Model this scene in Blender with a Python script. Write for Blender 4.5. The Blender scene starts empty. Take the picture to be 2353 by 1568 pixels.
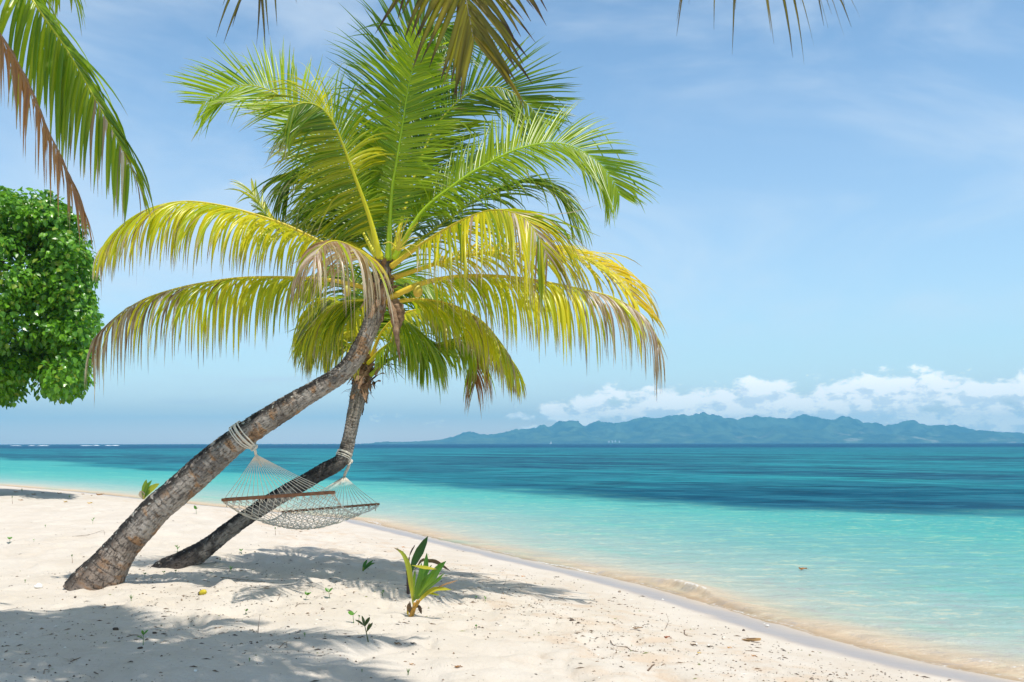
import bpy, math, random
import numpy as np
from mathutils import Vector

random.seed(7)
rng = np.random.default_rng(7)
scene = bpy.context.scene
COL = scene.collection

# ------------------------------------------------------------------ camera
F = 2353 * 35 / 36          # focal length in the units of a 2353 px wide picture
HX, HY = 1176.5, 1019.0     # principal column and horizon row in that picture
CZ = 1.6                    # eye height above the dry sand
cam_d = bpy.data.cameras.new('camera')
cam_d.lens = 35
cam_d.sensor_width = 36
cam_d.shift_y = (HY - 784) / 2353
cam_d.clip_start = 0.05
cam_d.clip_end = 40000
cam_d.dof.use_dof = True
cam_d.dof.focus_distance = 11.8
cam_d.dof.aperture_fstop = 6.3
cam = bpy.data.objects.new('camera', cam_d)
cam.location = (0, 0, CZ)
cam.rotation_euler = (math.radians(90), math.radians(0.09), 0)
COL.objects.link(cam)
scene.camera = cam


def P(px, py, d):
    return np.array([(px - HX) / F * d, d, CZ - (py - HY) / F * d])


# ------------------------------------------------------------------ node helper
class G:
    def __init__(self, nt):
        self.nt = nt
        nt.nodes.clear()

    def n(self, t, **kw):
        nd = self.nt.nodes.new(t)
        for k, v in kw.items():
            setattr(nd, k, v)
        return nd

    def put(self, sock, v):
        if isinstance(v, bpy.types.NodeSocket):
            self.nt.links.new(v, sock)
        elif v is not None:
            if sock.type == 'RGBA' and len(v) == 3:
                v = (*v, 1)
            sock.default_value = v

    def m(self, op, a, b=None, c=None, clamp=False):
        nd = self.n('ShaderNodeMath', operation=op, use_clamp=clamp)
        for i, v in enumerate((a, b, c)):
            if v is not None:
                self.put(nd.inputs[i], v)
        return nd.outputs[0]

    def vm(self, op, a, b=None):
        nd = self.n('ShaderNodeVectorMath', operation=op)
        self.put(nd.inputs[0], a)
        if b is not None:
            self.put(nd.inputs[1], b)
        return nd.outputs[0]

    def sep(self, v):
        nd = self.n('ShaderNodeSeparateXYZ')
        self.put(nd.inputs[0], v)
        return nd.outputs

    def comb(self, x=0., y=0., z=0.):
        nd = self.n('ShaderNodeCombineXYZ')
        for i, v in enumerate((x, y, z)):
            self.put(nd.inputs[i], v)
        return nd.outputs[0]

    def noise(self, vec, scale=1., detail=4., rough=.55, dist=0., ntype=None, color=False):
        nd = self.n('ShaderNodeTexNoise')
        if ntype:
            nd.noise_type = ntype
        self.put(nd.inputs['Vector'], vec)
        self.put(nd.inputs['Scale'], scale)
        self.put(nd.inputs['Detail'], detail)
        self.put(nd.inputs['Roughness'], rough)
        self.put(nd.inputs['Distortion'], dist)
        return nd.outputs[1 if color else 0]

    def voro(self, vec, scale=1., feature='F1', out=0, rnd=1.):
        nd = self.n('ShaderNodeTexVoronoi', feature=feature)
        self.put(nd.inputs['Vector'], vec)
        self.put(nd.inputs['Scale'], scale)
        self.put(nd.inputs['Randomness'], rnd)
        return nd.outputs[out]

    def ss(self, v, a, b, lo=0., hi=1.):
        nd = self.n('ShaderNodeMapRange', interpolation_type='SMOOTHSTEP')
        for i, x in enumerate((v, a, b, lo, hi)):
            self.put(nd.inputs[i], x)
        return nd.outputs[0]

    def mix(self, f, a, b, mode='MIX'):
        nd = self.n('ShaderNodeMix', data_type='RGBA', blend_type=mode)
        self.put(nd.inputs[0], f)
        self.put(nd.inputs[6], a)
        self.put(nd.inputs[7], b)
        return nd.outputs[2]

    def ramp(self, f, stops, interp='LINEAR'):
        nd = self.n('ShaderNodeValToRGB')
        cr = nd.color_ramp
        cr.interpolation = interp
        while len(cr.elements) < len(stops):
            cr.elements.new(0.5)
        for e, (p, c) in zip(cr.elements, stops):
            e.position = p
            e.color = (*c, 1)
        self.put(nd.inputs[0], f)
        return nd.outputs[0]

    def attr(self, name, out='Fac'):
        nd = self.n('ShaderNodeAttribute', attribute_name=name)
        return nd.outputs[out]

    def bump(self, h, strength=.5, dist=.01, normal=None):
        nd = self.n('ShaderNodeBump')
        self.put(nd.inputs['Strength'], strength)
        self.put(nd.inputs['Distance'], dist)
        self.put(nd.inputs['Height'], h)
        if normal is not None:
            self.put(nd.inputs['Normal'], normal)
        return nd.outputs[0]

    def pbr(self, color, rough=.6, spec=.5, normal=None, **kw):
        nd = self.n('ShaderNodeBsdfPrincipled')
        self.put(nd.inputs['Base Color'], color)
        self.put(nd.inputs['Roughness'], rough)
        self.put(nd.inputs['Specular IOR Level'], spec)
        if normal is not None:
            self.put(nd.inputs['Normal'], normal)
        for k, v in kw.items():
            self.put(nd.inputs[k], v)
        return nd.outputs[0]

    def mixs(self, f, a, b):
        nd = self.n('ShaderNodeMixShader')
        self.put(nd.inputs[0], f)
        self.put(nd.inputs[1], a)
        self.put(nd.inputs[2], b)
        return nd.outputs[0]

    def out(self, s, vol=None):
        nd = self.n('ShaderNodeOutputMaterial')
        if s is not None:
            self.nt.links.new(s, nd.inputs[0])
        if vol is not None:
            self.nt.links.new(vol, nd.inputs[1])


def material(name):
    m = bpy.data.materials.new(name)
    m.use_nodes = True
    return m, G(m.node_tree)


# ------------------------------------------------------------------ sun, sky, exposure
SUN = np.array([0.27, -0.30, 1.0])
SUN /= np.linalg.norm(SUN)
sun_d = bpy.data.lights.new('sun', 'SUN')
sun_d.energy = 4.6
sun_d.angle = math.radians(0.53)
sun_d.color = (1.0, 0.955, 0.88)
sun = bpy.data.objects.new('sun', sun_d)
sun.rotation_euler = Vector(SUN).to_track_quat('Z', 'Y').to_euler()
COL.objects.link(sun)

scene.view_settings.view_transform = 'Standard'
scene.view_settings.look = 'None'
scene.view_settings.exposure = 0.0
scene.view_settings.gamma = 1.0

world = bpy.data.worlds.new('World')
scene.world = world
world.use_nodes = True


def build_world():
    g = G(world.node_tree)
    sky = g.n('ShaderNodeTexSky', sky_type='NISHITA')
    sky.sun_disc = False
    sky.sun_elevation = math.asin(SUN[2])
    sky.sun_rotation = math.atan2(SUN[0], SUN[1])
    sky.air_density = 1.0
    sky.dust_density = 0.6
    sky.ozone_density = 2.0
    d = g.n('ShaderNodeTexCoord').outputs['Generated']
    x, y, z = g.sep(d)
    az = g.m('ARCTAN2', x, y)
    el = g.m('ARCSINE', z)
    skyc = g.mix(1.0, sky.outputs[0], g.mix(g.ss(el, .9, .25), (1., .95, .90), SKY_TINT), 'MULTIPLY')
    skyc = g.mix(1.0, skyc, g.mix(g.ss(el, .10, .0), (1., 1., 1.), LOW_TINT), 'MULTIPLY')
    skyc = g.mix(1.0, skyc, g.mix(g.ss(el, .035, .0), (1., 1., 1.), (1.8, 1.5, 1.32)), 'MULTIPLY')
    skyc = g.mix(g.ss(el, .46, .12, .0, .17), skyc, (7.0, 7.2, 7.3))

    def dens(dx, dy):
        u = g.m('ADD', az, dx)
        v = g.m('ADD', el, dy)
        big = g.noise(g.comb(g.m('MULTIPLY', u, 15.), g.m('MULTIPLY', v, 34.), 3.1), 1.0, 2., .5)
        puff = g.noise(g.comb(g.m('MULTIPLY', u, 48.), g.m('MULTIPLY', v, 84.), 1.7), 1.0, 6., .62, .2)
        # a bank that lies low over the horizon and thickens towards the right
        mid_ = g.m('ADD', .030, g.m('MULTIPLY', g.ss(u, .0, .45), .010))
        q = g.m('DIVIDE', g.m('SUBTRACT', v, mid_), .029)
        q = g.m('MAXIMUM', q, -.35)
        bank = g.m('SUBTRACT', 1., g.m('MULTIPLY', q, q))
        bank = g.m('MULTIPLY', g.m('MAXIMUM', bank, -1.2), .205)
        low = g.m('DIVIDE', g.m('SUBTRACT', v, .020), .016)
        low = g.m('MULTIPLY', g.m('MAXIMUM', g.m('SUBTRACT', 1., g.m('MULTIPLY', low, low)), -1.), .25)
        fade = g.ss(u, -.16, .10)
        fade2 = g.m('MULTIPLY', g.ss(u, -.26, -.12), g.m('SUBTRACT', 1., fade))
        s = g.m('ADD', g.m('MULTIPLY', big, .42), g.m('MULTIPLY', puff, .58))
        env = g.m('ADD', g.m('MULTIPLY', bank, fade), g.m('MULTIPLY', low, fade2))
        off = g.m('ADD', .56, g.m('MULTIPLY', g.m('SUBTRACT', 1., g.m('MAXIMUM', fade, g.m('MULTIPLY', fade2, .75))), .5))
        return g.m('SUBTRACT', g.m('ADD', s, env), off)

    d0 = dens(0., 0.)
    d1 = dens(0.006, 0.010)
    cover = g.ss(d0, -0.015, 0.095)
    lit = g.ss(g.m('SUBTRACT', d0, d1), -0.05, 0.06)
    cloudc = g.mix(lit, CLOUD_DARK, CLOUD_LIT)
    cloudc = g.mix(1.0, cloudc, g.mix(g.ss(el, .055, .015), (1., 1., 1.), (1.40, 1.33, 1.22)), 'MULTIPLY')
    # long thin veils
    st = g.noise(g.comb(g.m('MULTIPLY', az, 5.), g.m('MULTIPLY', el, 34.), 8.2), 1.0, 4., .55, .3)
    veil = g.m('MULTIPLY', g.ss(st, .50, .78), g.m('MULTIPLY', g.ss(el, .0, .03), g.ss(el, .16, .05)))
    veil = g.m('MULTIPLY', veil, .55)
    ci = g.noise(g.comb(g.m('ADD', g.m('MULTIPLY', az, 2.6), g.m('MULTIPLY', el, 2.)), g.m('MULTIPLY', el, 7.), 5.5), 1.0, 5., .6, .6)
    cir = g.m('MULTIPLY', g.ss(ci, .38, .70), g.m('MULTIPLY', g.ss(el, .03, .15), .5))
    c = g.mix(g.m('MAXIMUM', veil, cir), skyc, VEIL)
    c = g.mix(g.m('MULTIPLY', cover, .93), c, cloudc)
    bg = g.n('ShaderNodeBackground')
    g.put(bg.inputs[0], c)
    bg.inputs[1].default_value = 0.135
    o = g.n('ShaderNodeOutputWorld')
    g.nt.links.new(bg.outputs[0], o.inputs[0])


SKY_TINT = (1.20, 1.42, 1.44)
LOW_TINT = (1.36, 1.10, 1.20)
CLOUD_LIT = (12.4, 12.0, 11.4)
CLOUD_DARK = (8.0, 8.6, 9.2)
VEIL = (6.0, 6.8, 7.6)
build_world()


# ------------------------------------------------------------------ objects
W = {}


def tag(o, label=None, cat=None, group=None, kind=None):
    if label:
        o['label'] = label
    if cat:
        o['category'] = cat
    if group:
        o['group'] = group
    if kind:
        o['kind'] = kind
    return o


def empty(name, loc):
    o = bpy.data.objects.new(name, None)
    o.empty_display_size = .1
    o.location = tuple(float(v) for v in loc)
    COL.objects.link(o)
    W[o.name] = np.array(loc, float)
    return o


def thing(name, loc, label, cat, group=None):
    return tag(empty(name, loc), label, cat, group)


def mesh(name, V, faces, mat, parent=None, origin=None, smooth=True, col=None, uv=None, floats=None):
    """V in world coordinates; the object's origin is ORIGIN (default: its parent's, else the mean of V)"""
    V = np.asarray(V, float)
    po = W[parent.name] if parent is not None else np.zeros(3)
    if origin is None:
        origin = po if parent is not None else np.array([V[:, 0].mean(), V[:, 1].mean(), V[:, 2].min()])
    origin = np.asarray(origin, float)
    me = bpy.data.meshes.new(name)
    if isinstance(faces, np.ndarray):
        faces = faces.tolist()
    me.from_pydata((V - origin).tolist(), [], faces)
    me.update()
    if smooth:
        me.polygons.foreach_set('use_smooth', np.ones(len(me.polygons), bool))
    if col is not None:
        a = me.attributes.new('Col', 'FLOAT_COLOR', 'POINT')
        c4 = np.ones((len(V), 4), np.float32)
        c4[:, :3] = col
        a.data.foreach_set('color', c4.ravel())
    for k, v in (floats or {}).items():
        a = me.attributes.new(k, 'FLOAT', 'POINT')
        a.data.foreach_set('value', np.asarray(v, np.float32).ravel())
    if mat is not None:
        me.materials.append(mat)
    o = bpy.data.objects.new(name, me)
    o.location = tuple(origin - po)
    if parent is not None:
        o.parent = parent
    COL.objects.link(o)
    W[o.name] = origin
    return o


# ------------------------------------------------------------------ numeric helpers
def _h(ix, iy, iz, seed):
    n = (ix.astype(np.int64) * 374761393 + iy.astype(np.int64) * 668265263 + iz.astype(np.int64) * 2147483647 + seed * 974634777)
    n = (n ^ (n >> 13)) * 1274126177
    n = n ^ (n >> 16)
    return (n & 0xFFFF).astype(float) / 65535.0


def vnoise(x, y, z=None, seed=0):
    if z is None:
        z = np.zeros_like(x)
    ix, iy, iz = np.floor(x), np.floor(y), np.floor(z)
    fx, fy, fz = x - ix, y - iy, z - iz
    fx = fx * fx * fx * (fx * (fx * 6 - 15) + 10)
    fy = fy * fy * fy * (fy * (fy * 6 - 15) + 10)
    fz = fz * fz * (3 - 2 * fz)
    r = 0
    for dx in (0, 1):
        for dy in (0, 1):
            for dz in (0, 1):
                w = (fx if dx else 1 - fx) * (fy if dy else 1 - fy) * (fz if dz else 1 - fz)
                r = r + w * _h(ix + dx, iy + dy, iz + dz, seed)
    return r * 2 - 1


def fbm(x, y, z=None, oct=4, seed=0, gain=.5):
    r, a = 0, 1.
    for o in range(oct):
        r = r + a * vnoise(x * 2 ** o, y * 2 ** o, None if z is None else z * 2 ** o, seed + o * 17)
        a *= gain
    return r


def sst(x, a, b):
    t = np.clip((np.asarray(x, float) - a) / (b - a), 0, 1)
    return t * t * (3 - 2 * t)


def catmull(pts, n):
    """smooth curve through PTS, N samples of even arc length"""
    pts = np.asarray(pts, float)
    p = np.vstack([2 * pts[0] - pts[1], pts, 2 * pts[-1] - pts[-2]])
    out = []
    for i in range(1, len(p) - 2):
        t = np.linspace(0, 1, 24, endpoint=False)[:, None]
        a, b, c, d = p[i - 1], p[i], p[i + 1], p[i + 2]
        out.append(.5 * (2 * b + (c - a) * t + (2 * a - 5 * b + 4 * c - d) * t ** 2 + (3 * b - a - 3 * c + d) * t ** 3))
    out = np.vstack(out + [pts[-1:]])
    s = np.concatenate([[0], np.cumsum(np.linalg.norm(np.diff(out[:, :3], axis=0), axis=1))])
    q = np.linspace(0, s[-1], n)
    return np.stack([np.interp(q, s, out[:, k]) for k in range(out.shape[1])], 1), s[-1]


def nrmz(v):
    return v / np.maximum(np.linalg.norm(v, axis=-1, keepdims=True), 1e-9)


def tube(path, rad, seg=6, cap=True, hint=(0.13, -1, 0.21)):
    path = np.asarray(path, float)
    n = len(path)
    rad = np.broadcast_to(np.asarray(rad, float), (n,))
    T = nrmz(np.gradient(path, axis=0))
    A = np.zeros((n, 3))
    h = np.asarray(hint, float)
    a = nrmz(h - (h @ T[0]) * T[0])
    for i in range(n):
        a = nrmz(a - (a @ T[i]) * T[i])
        A[i] = a
    B = np.cross(T, A)
    ph = np.linspace(0, 2 * np.pi, seg, endpoint=False)
    V = path[:, None] + rad[:, None, None] * (np.cos(ph)[None, :, None] * A[:, None] + np.sin(ph)[None, :, None] * B[:, None])
    V = V.reshape(-1, 3)
    i = np.arange(n - 1)[:, None] * seg
    j = np.arange(seg)[None]
    k = (j + 1) % seg
    Q = np.stack([i + j, i + k, i + seg + k, i + seg + j], -1).reshape(-1, 4)
    Fc = Q.tolist()
    if cap:
        Fc += [list(range(seg))[::-1], [(n - 1) * seg + q for q in range(seg)]]
    return V, Fc


class MB:
    def __init__(self):
        self.V, self.F, self.C, self.n = [], [], [], 0

    def add(self, V, Fc, c=None):
        V = np.asarray(V, float)
        self.V.append(V)
        self.F += [[q + self.n for q in f] for f in (Fc.tolist() if isinstance(Fc, np.ndarray) else Fc)]
        if c is not None:
            c = np.asarray(c, float)
            self.C.append(np.broadcast_to(c, (len(V), 3)) if c.ndim == 1 else c)
        self.n += len(V)

    def tube(self, path, rad, seg=6, c=None, cap=True):
        V, Fc = tube(path, rad, seg, cap)
        self.add(V, Fc, c)

    def build(self, name, mat, parent=None, origin=None, smooth=True):
        return mesh(name, np.vstack(self.V), self.F, mat, parent, origin, smooth, col=np.vstack(self.C) if self.C else None)


# ------------------------------------------------------------------ shoreline and ground
NX, NY = 0.8, 0.6
SHORE = np.array([(30, -60), (12, -14), (7.6, 1.5), (5.9, 5.4), (4.75, 7.9), (4.12, 8.9), (3.55, 9.75), (3.03, 11.1), (2.55, 12.5), (1.9, 14.4),
                  (.54, 16.9), (-1.64, 21.4), (-4.2, 26.8), (-10.6, 33.5), (-18, 42), (-26, 50), (-60, 76), (-400, 190), (-20000, 3000)], float)
_se = -NY * SHORE[:, 0] + NX * SHORE[:, 1]
_sg = NX * SHORE[:, 0] + NY * SHORE[:, 1]
_e = np.concatenate([np.arange(-40, 90, .1), np.geomspace(90, 14000, 300)])
_g = np.interp(_e, _se, _sg)
_k = np.exp(-np.linspace(-2, 2, 31) ** 2)
_k /= _k.sum()
_m = _e < 85
_gs = np.convolve(np.pad(_g[_m], 15, 'edge'), _k, 'valid')
_g[_m] = _gs
_REEF = np.array([(-40, 34), (5, 33.5), (14.8, 30.2), (22, 26.6), (38, 26.4), (47.6, 27.0), (70.9, 23.8), (110, 24.5), (167, 27), (400, 0), (14400, -14000)], float)
ZW = -0.45


def shore_t(x, y):
    x, y = np.asarray(x, float), np.asarray(y, float)
    e = -NY * x + NX * y
    return NX * x + NY * y - np.interp(e, _e, _g)


def shore_z(t):
    """beach height for the distance T beyond the water line (inland is negative)"""
    return ZW + np.interp(-np.asarray(t, float), [-60, -25, -8, -3, -1, 0, .6, 1.4, 2.4, 3.6, 5.0, 7.0, 12., 60.],
                          [-4.5, -3.2, -1.5, -.55, -.13, .0, .07, .14, .24, .34, .42, .455, .46, .55])


def ground_z(x, y, fine=True):
    x, y = np.asarray(x, float), np.asarray(y, float)
    t = shore_t(x, y)
    z = shore_z(t)
    dry = sst(-t, .9, 3.2)
    r = np.hypot(x, y)
    z = z + .035 * dry * fbm(x / 2.3, y / 2.3, oct=2, seed=3)
    if fine:
        wx = x + .18 * vnoise(x / .5, y / .5, seed=40)
        wy = y + .18 * vnoise(x / .5, y / .5, seed=41)
        near = 1 - sst(r, 22, 45)
        b = np.abs(vnoise(wx / .42, wy / .36, seed=5))
        z = z + near * dry * (.045 * (b - .3) + .020 * fbm(wx / .26, wy / .24, oct=3, seed=9) + .020 * np.abs(vnoise(wx / .8, wy / .7, seed=15)))
        # shallow footprints worn in lines
        z = z - near * dry * .026 * sst(vnoise(wx / .17, wy / .3, seed=21), .35, .70)
        z = z + .004 * near * fbm(x / .5, y / .22, oct=2, seed=33)
    return z


def GP(px, py):
    """the point of the sand that the picture shows at PX, PY"""
    d = np.linspace(4, 80, 3800)
    x = (px - HX) / F * d
    z = CZ - (py - HY) / F * d
    gz = ground_z(x, d)
    i = np.argmax(z <= gz)
    return np.array([x[i], d[i], gz[i]])


def axis(segs):
    v = [segs[0][0]]
    for a, b, s0, s1 in segs:
        x = a
        n = max(2, int(abs(b - a) / ((s0 + s1) / 2)))
        u = np.linspace(0, 1, n + 1)[1:]
        k = s1 / s0
        w = (k ** u - 1) / (k - 1) if abs(k - 1) > 1e-3 else u
        v += list(a + (b - a) * w)
    return np.array(v)


def grid(X, Y):
    nx, ny = len(X), len(Y)
    xx, yy = np.meshgrid(X, Y)
    i = np.arange(ny - 1)[:, None] * nx
    j = np.arange(nx - 1)[None]
    Q = np.stack([i + j, i + j + 1, i + nx + j + 1, i + nx + j], -1).reshape(-1, 4)
    return xx.ravel(), yy.ravel(), Q


# --- sand
def make_sand_material():
    m, g = material('coral_sand')
    pos = g.n('ShaderNodeNewGeometry').outputs['Position']
    t = g.attr('shore')
    n1 = g.noise(pos, 1.3, 4.)
    n2 = g.noise(pos, 90., 3., .7)
    n3 = g.noise(pos, 420., 2., .7)
    base = g.mix(g.ss(n1, .3, .7), (.60, .525, .435), (.65, .58, .495))
    base = g.mix(g.m('MULTIPLY', g.ss(n2, .55, .8), .30), base, (.52, .40, .29))
    base = g.mix(g.m('MULTIPLY', g.ss(n3, .62, .8), .45), base, (.30, .22, .16))
    base = g.mix(g.m('MULTIPLY', g.ss(n3, .38, .22), .5), base, (.82, .76, .68))
    # tan drifts of coarser grain a little above the water line
    tn = g.noise(pos, 3.2, 4., .6)
    tan = g.m('MULTIPLY', g.ss(tn, .46, .68), g.m('MULTIPLY', g.ss(t, -4.6, -3.2), g.ss(t, -.9, -2.)))
    base = g.mix(g.m('MULTIPLY', tan, .55), base, (.56, .41, .28))
    edge = g.m('ADD', t, g.m('MULTIPLY', g.m('SUBTRACT', g.noise(pos, .8, 3.), .5), .55))
    wet = g.ss(edge, -.86, -.60)
    wetc = g.mix(g.ss(edge, -.5, .1), (.385, .325, .29), (.56, .44, .32))
    base = g.mix(wet, base, wetc)
    base = g.mix(g.ss(t, .5, 4.), base, (.62, .60, .46))
    h = g.m('ADD', g.m('MULTIPLY', g.noise(pos, 26., 4., .65), 1.), g.m('MULTIPLY', n2, .35))
    h = g.m('MULTIPLY', h, g.m('SUBTRACT', 1., g.m('MULTIPLY', wet, .92)))
    nrm = g.bump(h, .8, .02)
    rough = g.m('SUBTRACT', .95, g.m('MULTIPLY', wet, .62))
    spec = g.m('ADD', .15, g.m('MULTIPLY', wet, .10))
    g.out(g.pbr(base, rough, spec, nrm))
    return m


X = axis([(-260, -60, 20, 4), (-60, -14, 1.2, .10), (-14, -6, .09, .042), (-6, 5, .036, .036), (5, 9, .04, .12), (9, 60, .3, 8)])
Y = axis([(-120, 3, 10, .8), (3, 5.5, .4, .04), (5.5, 14, .032, .042), (14, 30, .045, .11), (30, 70, .12, 1.0), (70, 220, 2, 12)])
xx, yy, Q = grid(X, Y)
zz = ground_z(xx, yy)
zz = np.maximum(zz, -4.5)
sand = mesh('beach', np.stack([xx, yy, zz], 1), Q, make_sand_material(), origin=(0, 0, 0), floats={'shore': shore_t(xx, yy)})
tag(sand, 'pale coral sand beach sloping to the lagoon', kind='structure')


# --- sea
def make_sea_material():
    m, g = material('lagoon_water')
    pos = g.n('ShaderNodeNewGeometry').outputs['Position']
    t, r, foam = g.attr('shore'), g.attr('reef'), g.attr('foam')
    x, y, z = g.sep(pos)
    along = g.m('ADD', g.m('MULTIPLY', x, -NY), g.m('MULTIPLY', y, NX))
    across = g.m('ADD', g.m('MULTIPLY', x, NX), g.m('MULTIPLY', y, NY))
    sv = g.comb(g.m('MULTIPLY', along, .35), across, 0.)
    big = g.noise(sv, .10, 4., .6)
    mid = g.noise(sv, .42, 4., .65)
    # shallow water over white sand
    tt = g.m('ADD', t, g.m('MULTIPLY', g.m('SUBTRACT', big, .5), g.m('MULTIPLY', g.ss(t, 0., 6.), 7.)))
    shallow = g.ramp(g.m('DIVIDE', tt, 20.), [(0.0, (.58, .42, .27)), (.025, (.55, .45, .33)), (.055, (.42, .46, .39)), (.115, (.29, .43, .39)), (.26, (.17, .39, .37)), (.52, (.085, .37, .34)), (.85, (.05, .33, .32))])
    shallow = g.mix(g.m('MULTIPLY', g.ss(mid, .5, .72), .5), shallow, (.13, .45, .36))
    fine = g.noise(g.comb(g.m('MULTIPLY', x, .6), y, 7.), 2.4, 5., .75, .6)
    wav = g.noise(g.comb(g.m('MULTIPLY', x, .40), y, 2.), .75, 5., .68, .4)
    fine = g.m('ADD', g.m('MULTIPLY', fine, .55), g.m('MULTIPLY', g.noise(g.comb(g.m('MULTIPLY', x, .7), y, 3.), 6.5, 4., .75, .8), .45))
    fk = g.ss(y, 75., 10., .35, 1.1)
    shallow = g.mix(g.m('MULTIPLY', g.ss(fine, .51, .62), g.m('MULTIPLY', fk, .55)), shallow, g.mix(g.ss(t, .5, 7.), (.66, .58, .42), (.38, .56, .36)))  # caustic light painted into the water colour as pale flecks
    shallow = g.mix(g.m('MULTIPLY', g.ss(fine, .49, .38), g.m('MULTIPLY', fk, .50)), shallow, g.mix(g.ss(t, .5, 7.), (.40, .36, .34), (.13, .29, .34)))  # grey-blue sky reflection between the caustics, painted in as darker flecks
    # reef and sea grass beyond the sand flat
    wide = g.noise(g.comb(g.m('MULTIPLY', along, .5), across, 9.), .045, 4., .6)
    rr = g.m('ADD', g.m('ADD', r, g.m('MULTIPLY', g.m('SUBTRACT', wide, .5), 20.)), g.m('ADD', g.m('MULTIPLY', g.m('SUBTRACT', big, .5), 5.0), g.m('ADD', g.m('MULTIPLY', g.m('SUBTRACT', mid, .5), 6.), g.m('MULTIPLY', g.m('SUBTRACT', wav, .5), 6.))))
    reef = g.mix(g.ss(mid, .36, .66), (.004, .058, .110), (.012, .110, .165))
    sv2 = g.comb(g.m('MULTIPLY', along, .20), across, 4.)
    pat = g.noise(sv2, .035, 5., .62)
    teal = g.m('MULTIPLY', g.ss(pat, .42, .58), g.ss(y, 32., 75.))
    reef = g.mix(g.m('MULTIPLY', teal, .85), reef, (.015, .20, .24))
    pool = g.m('MULTIPLY', g.ss(g.noise(sv2, .11, 4., .6), .53, .66), g.ss(rr, 2., 7.))
    reef = g.mix(g.m('MULTIPLY', pool, .75), reef, (.025, .28, .30))
    far = g.ss(y, 150., 260.)
    reef = g.mix(g.m('MULTIPLY', far, .5), reef, (.014, .17, .24))
    reef = g.mix(g.ss(g.m('ADD', y, g.m('MULTIPLY', g.m('SUBTRACT', pat, .5), 500.)), 380., 520.), reef, (.003, .040, .130))
    weed = g.m('MULTIPLY', g.ss(g.noise(sv2, .16, 4., .6), .63, .69), g.m('MULTIPLY', g.ss(t, 7., 11.), .6))
    shallow = g.mix(weed, shallow, (.02, .17, .21))
    mot = g.noise(g.comb(g.m('MULTIPLY', x, .32), y, 12.), .17, 5., .72, .5)
    reef = g.mix(g.m('MULTIPLY', g.ss(mot, .49, .60), g.m('MULTIPLY', g.ss(y, 22., 60.), .65)), reef, (.018, .22, .26))
    reef = g.mix(g.m('MULTIPLY', g.ss(mot, .44, .34), .6), reef, (.003, .045, .085))
    reef = g.mix(g.m('MULTIPLY', g.ss(wav, .50, .36), .62), reef, (.002, .028, .060))  # darker wave faces painted into the reef colour
    reef = g.mix(g.m('MULTIPLY', g.ss(wav, .52, .68), .50), reef, (.035, .20, .27))  # brighter wave faces painted into the reef colour
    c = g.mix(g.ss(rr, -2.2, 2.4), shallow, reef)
    # foam
    fn = g.noise(pos, 16., 5., .8)
    fo = g.ss(g.m('ADD', foam, g.m('MULTIPLY', g.m('SUBTRACT', fn, .5), 2.6)), .38, .80)
    c = g.mix(fo, c, (.80, .76, .70))
    # ripples
    wv = g.comb(g.m('MULTIPLY', x, .45), y, 0.)
    h1 = g.noise(wv, 3.0, 6., .72, .5)
    h2 = g.noise(wv, 1.1, 3., .5, .3)
    h3 = g.noise(wv, .30, 3., .5)
    nearw = g.ss(y, 60., 14.)
    h = g.m('ADD', g.m('MULTIPLY', h1, g.m('MULTIPLY', nearw, .11)), g.m('ADD', g.m('MULTIPLY', h2, .16), g.m('MULTIPLY', h3, .35)))
    nrm = g.bump(h, 1.0, 1.0)
    rough = g.m('ADD', .06, g.m('MULTIPLY', g.ss(y, 15., 150.), .2))
    fr = g.n('ShaderNodeFresnel')
    fr.inputs[0].default_value = 1.33
    g.put(fr.inputs[1], nrm)
    dif = g.n('ShaderNodeBsdfDiffuse')
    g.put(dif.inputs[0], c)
    g.put(dif.inputs['Normal'], g.bump(h, .9, 1.0))
    glo = g.n('ShaderNodeBsdfGlossy')
    g.put(glo.inputs['Roughness'], rough)
    g.put(glo.inputs['Normal'], nrm)
    body = g.mixs(g.m('MULTIPLY', fr.outputs[0], g.m('ADD', .12, g.m('MULTIPLY', g.ss(y, 42., 10.), .36))), dif.outputs[0], glo.outputs[0])
    clear = g.n('ShaderNodeBsdfTransparent')
    g.put(clear.inputs[0], (.93, .97, .93))
    gl = g.n('ShaderNodeBsdfGlossy')
    g.put(gl.inputs['Roughness'], .05)
    g.put(gl.inputs['Normal'], nrm)
    thin = g.mixs(g.m('MULTIPLY', fr.outputs[0], .6), clear.outputs[0], gl.outputs[0])
    a = g.m('MAXIMUM', g.ss(t, -.12, .28, .45, 1.), fo)
    g.out(g.mixs(a, thin, body))
    return m


E = axis([(-60, 0, 4, .4), (0, 4, .25, .05), (4, 14, .045, .06), (14, 40, .07, .3), (40, 120, .5, 4), (120, 1400, 10, 120), (1400, 14300, 150, 2500)])
Tt = axis([(-.25, 1.6, .03, .03), (1.6, 8, .05, .2), (8, 60, .25, 2), (60, 600, 4, 30), (600, 8600, 60, 800)])
ee, tt_, Q = grid(E, Tt)
gg = np.interp(ee, _e, _g) + tt_
xx = -NY * ee + NX * gg
yy = NX * ee + NY * gg
keep = (np.abs(xx) < 8450) & (yy < 8450)
near = np.exp(-np.maximum(tt_, 0) / 9.)
zz = ZW + .012 * near * fbm(ee / 1.3, tt_ / .5, oct=3, seed=71) * sst(tt_, .3, 2.5)
br = np.exp(-((ee - 9.75) / 1.05) ** 2)           # where the small wave is breaking
amp = .012 + .085 * br + .008 * sst(ee, 4, 6) * (1 - sst(ee, 9, 11)) + .02 * vnoise(ee / .9, ee * 0, seed=77)
wc = .32 + .16 * vnoise(ee / 1.6, ee * 0, seed=78) + .04 * vnoise(ee / .25, ee * 0, seed=79)
u = (tt_ - wc)
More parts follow.
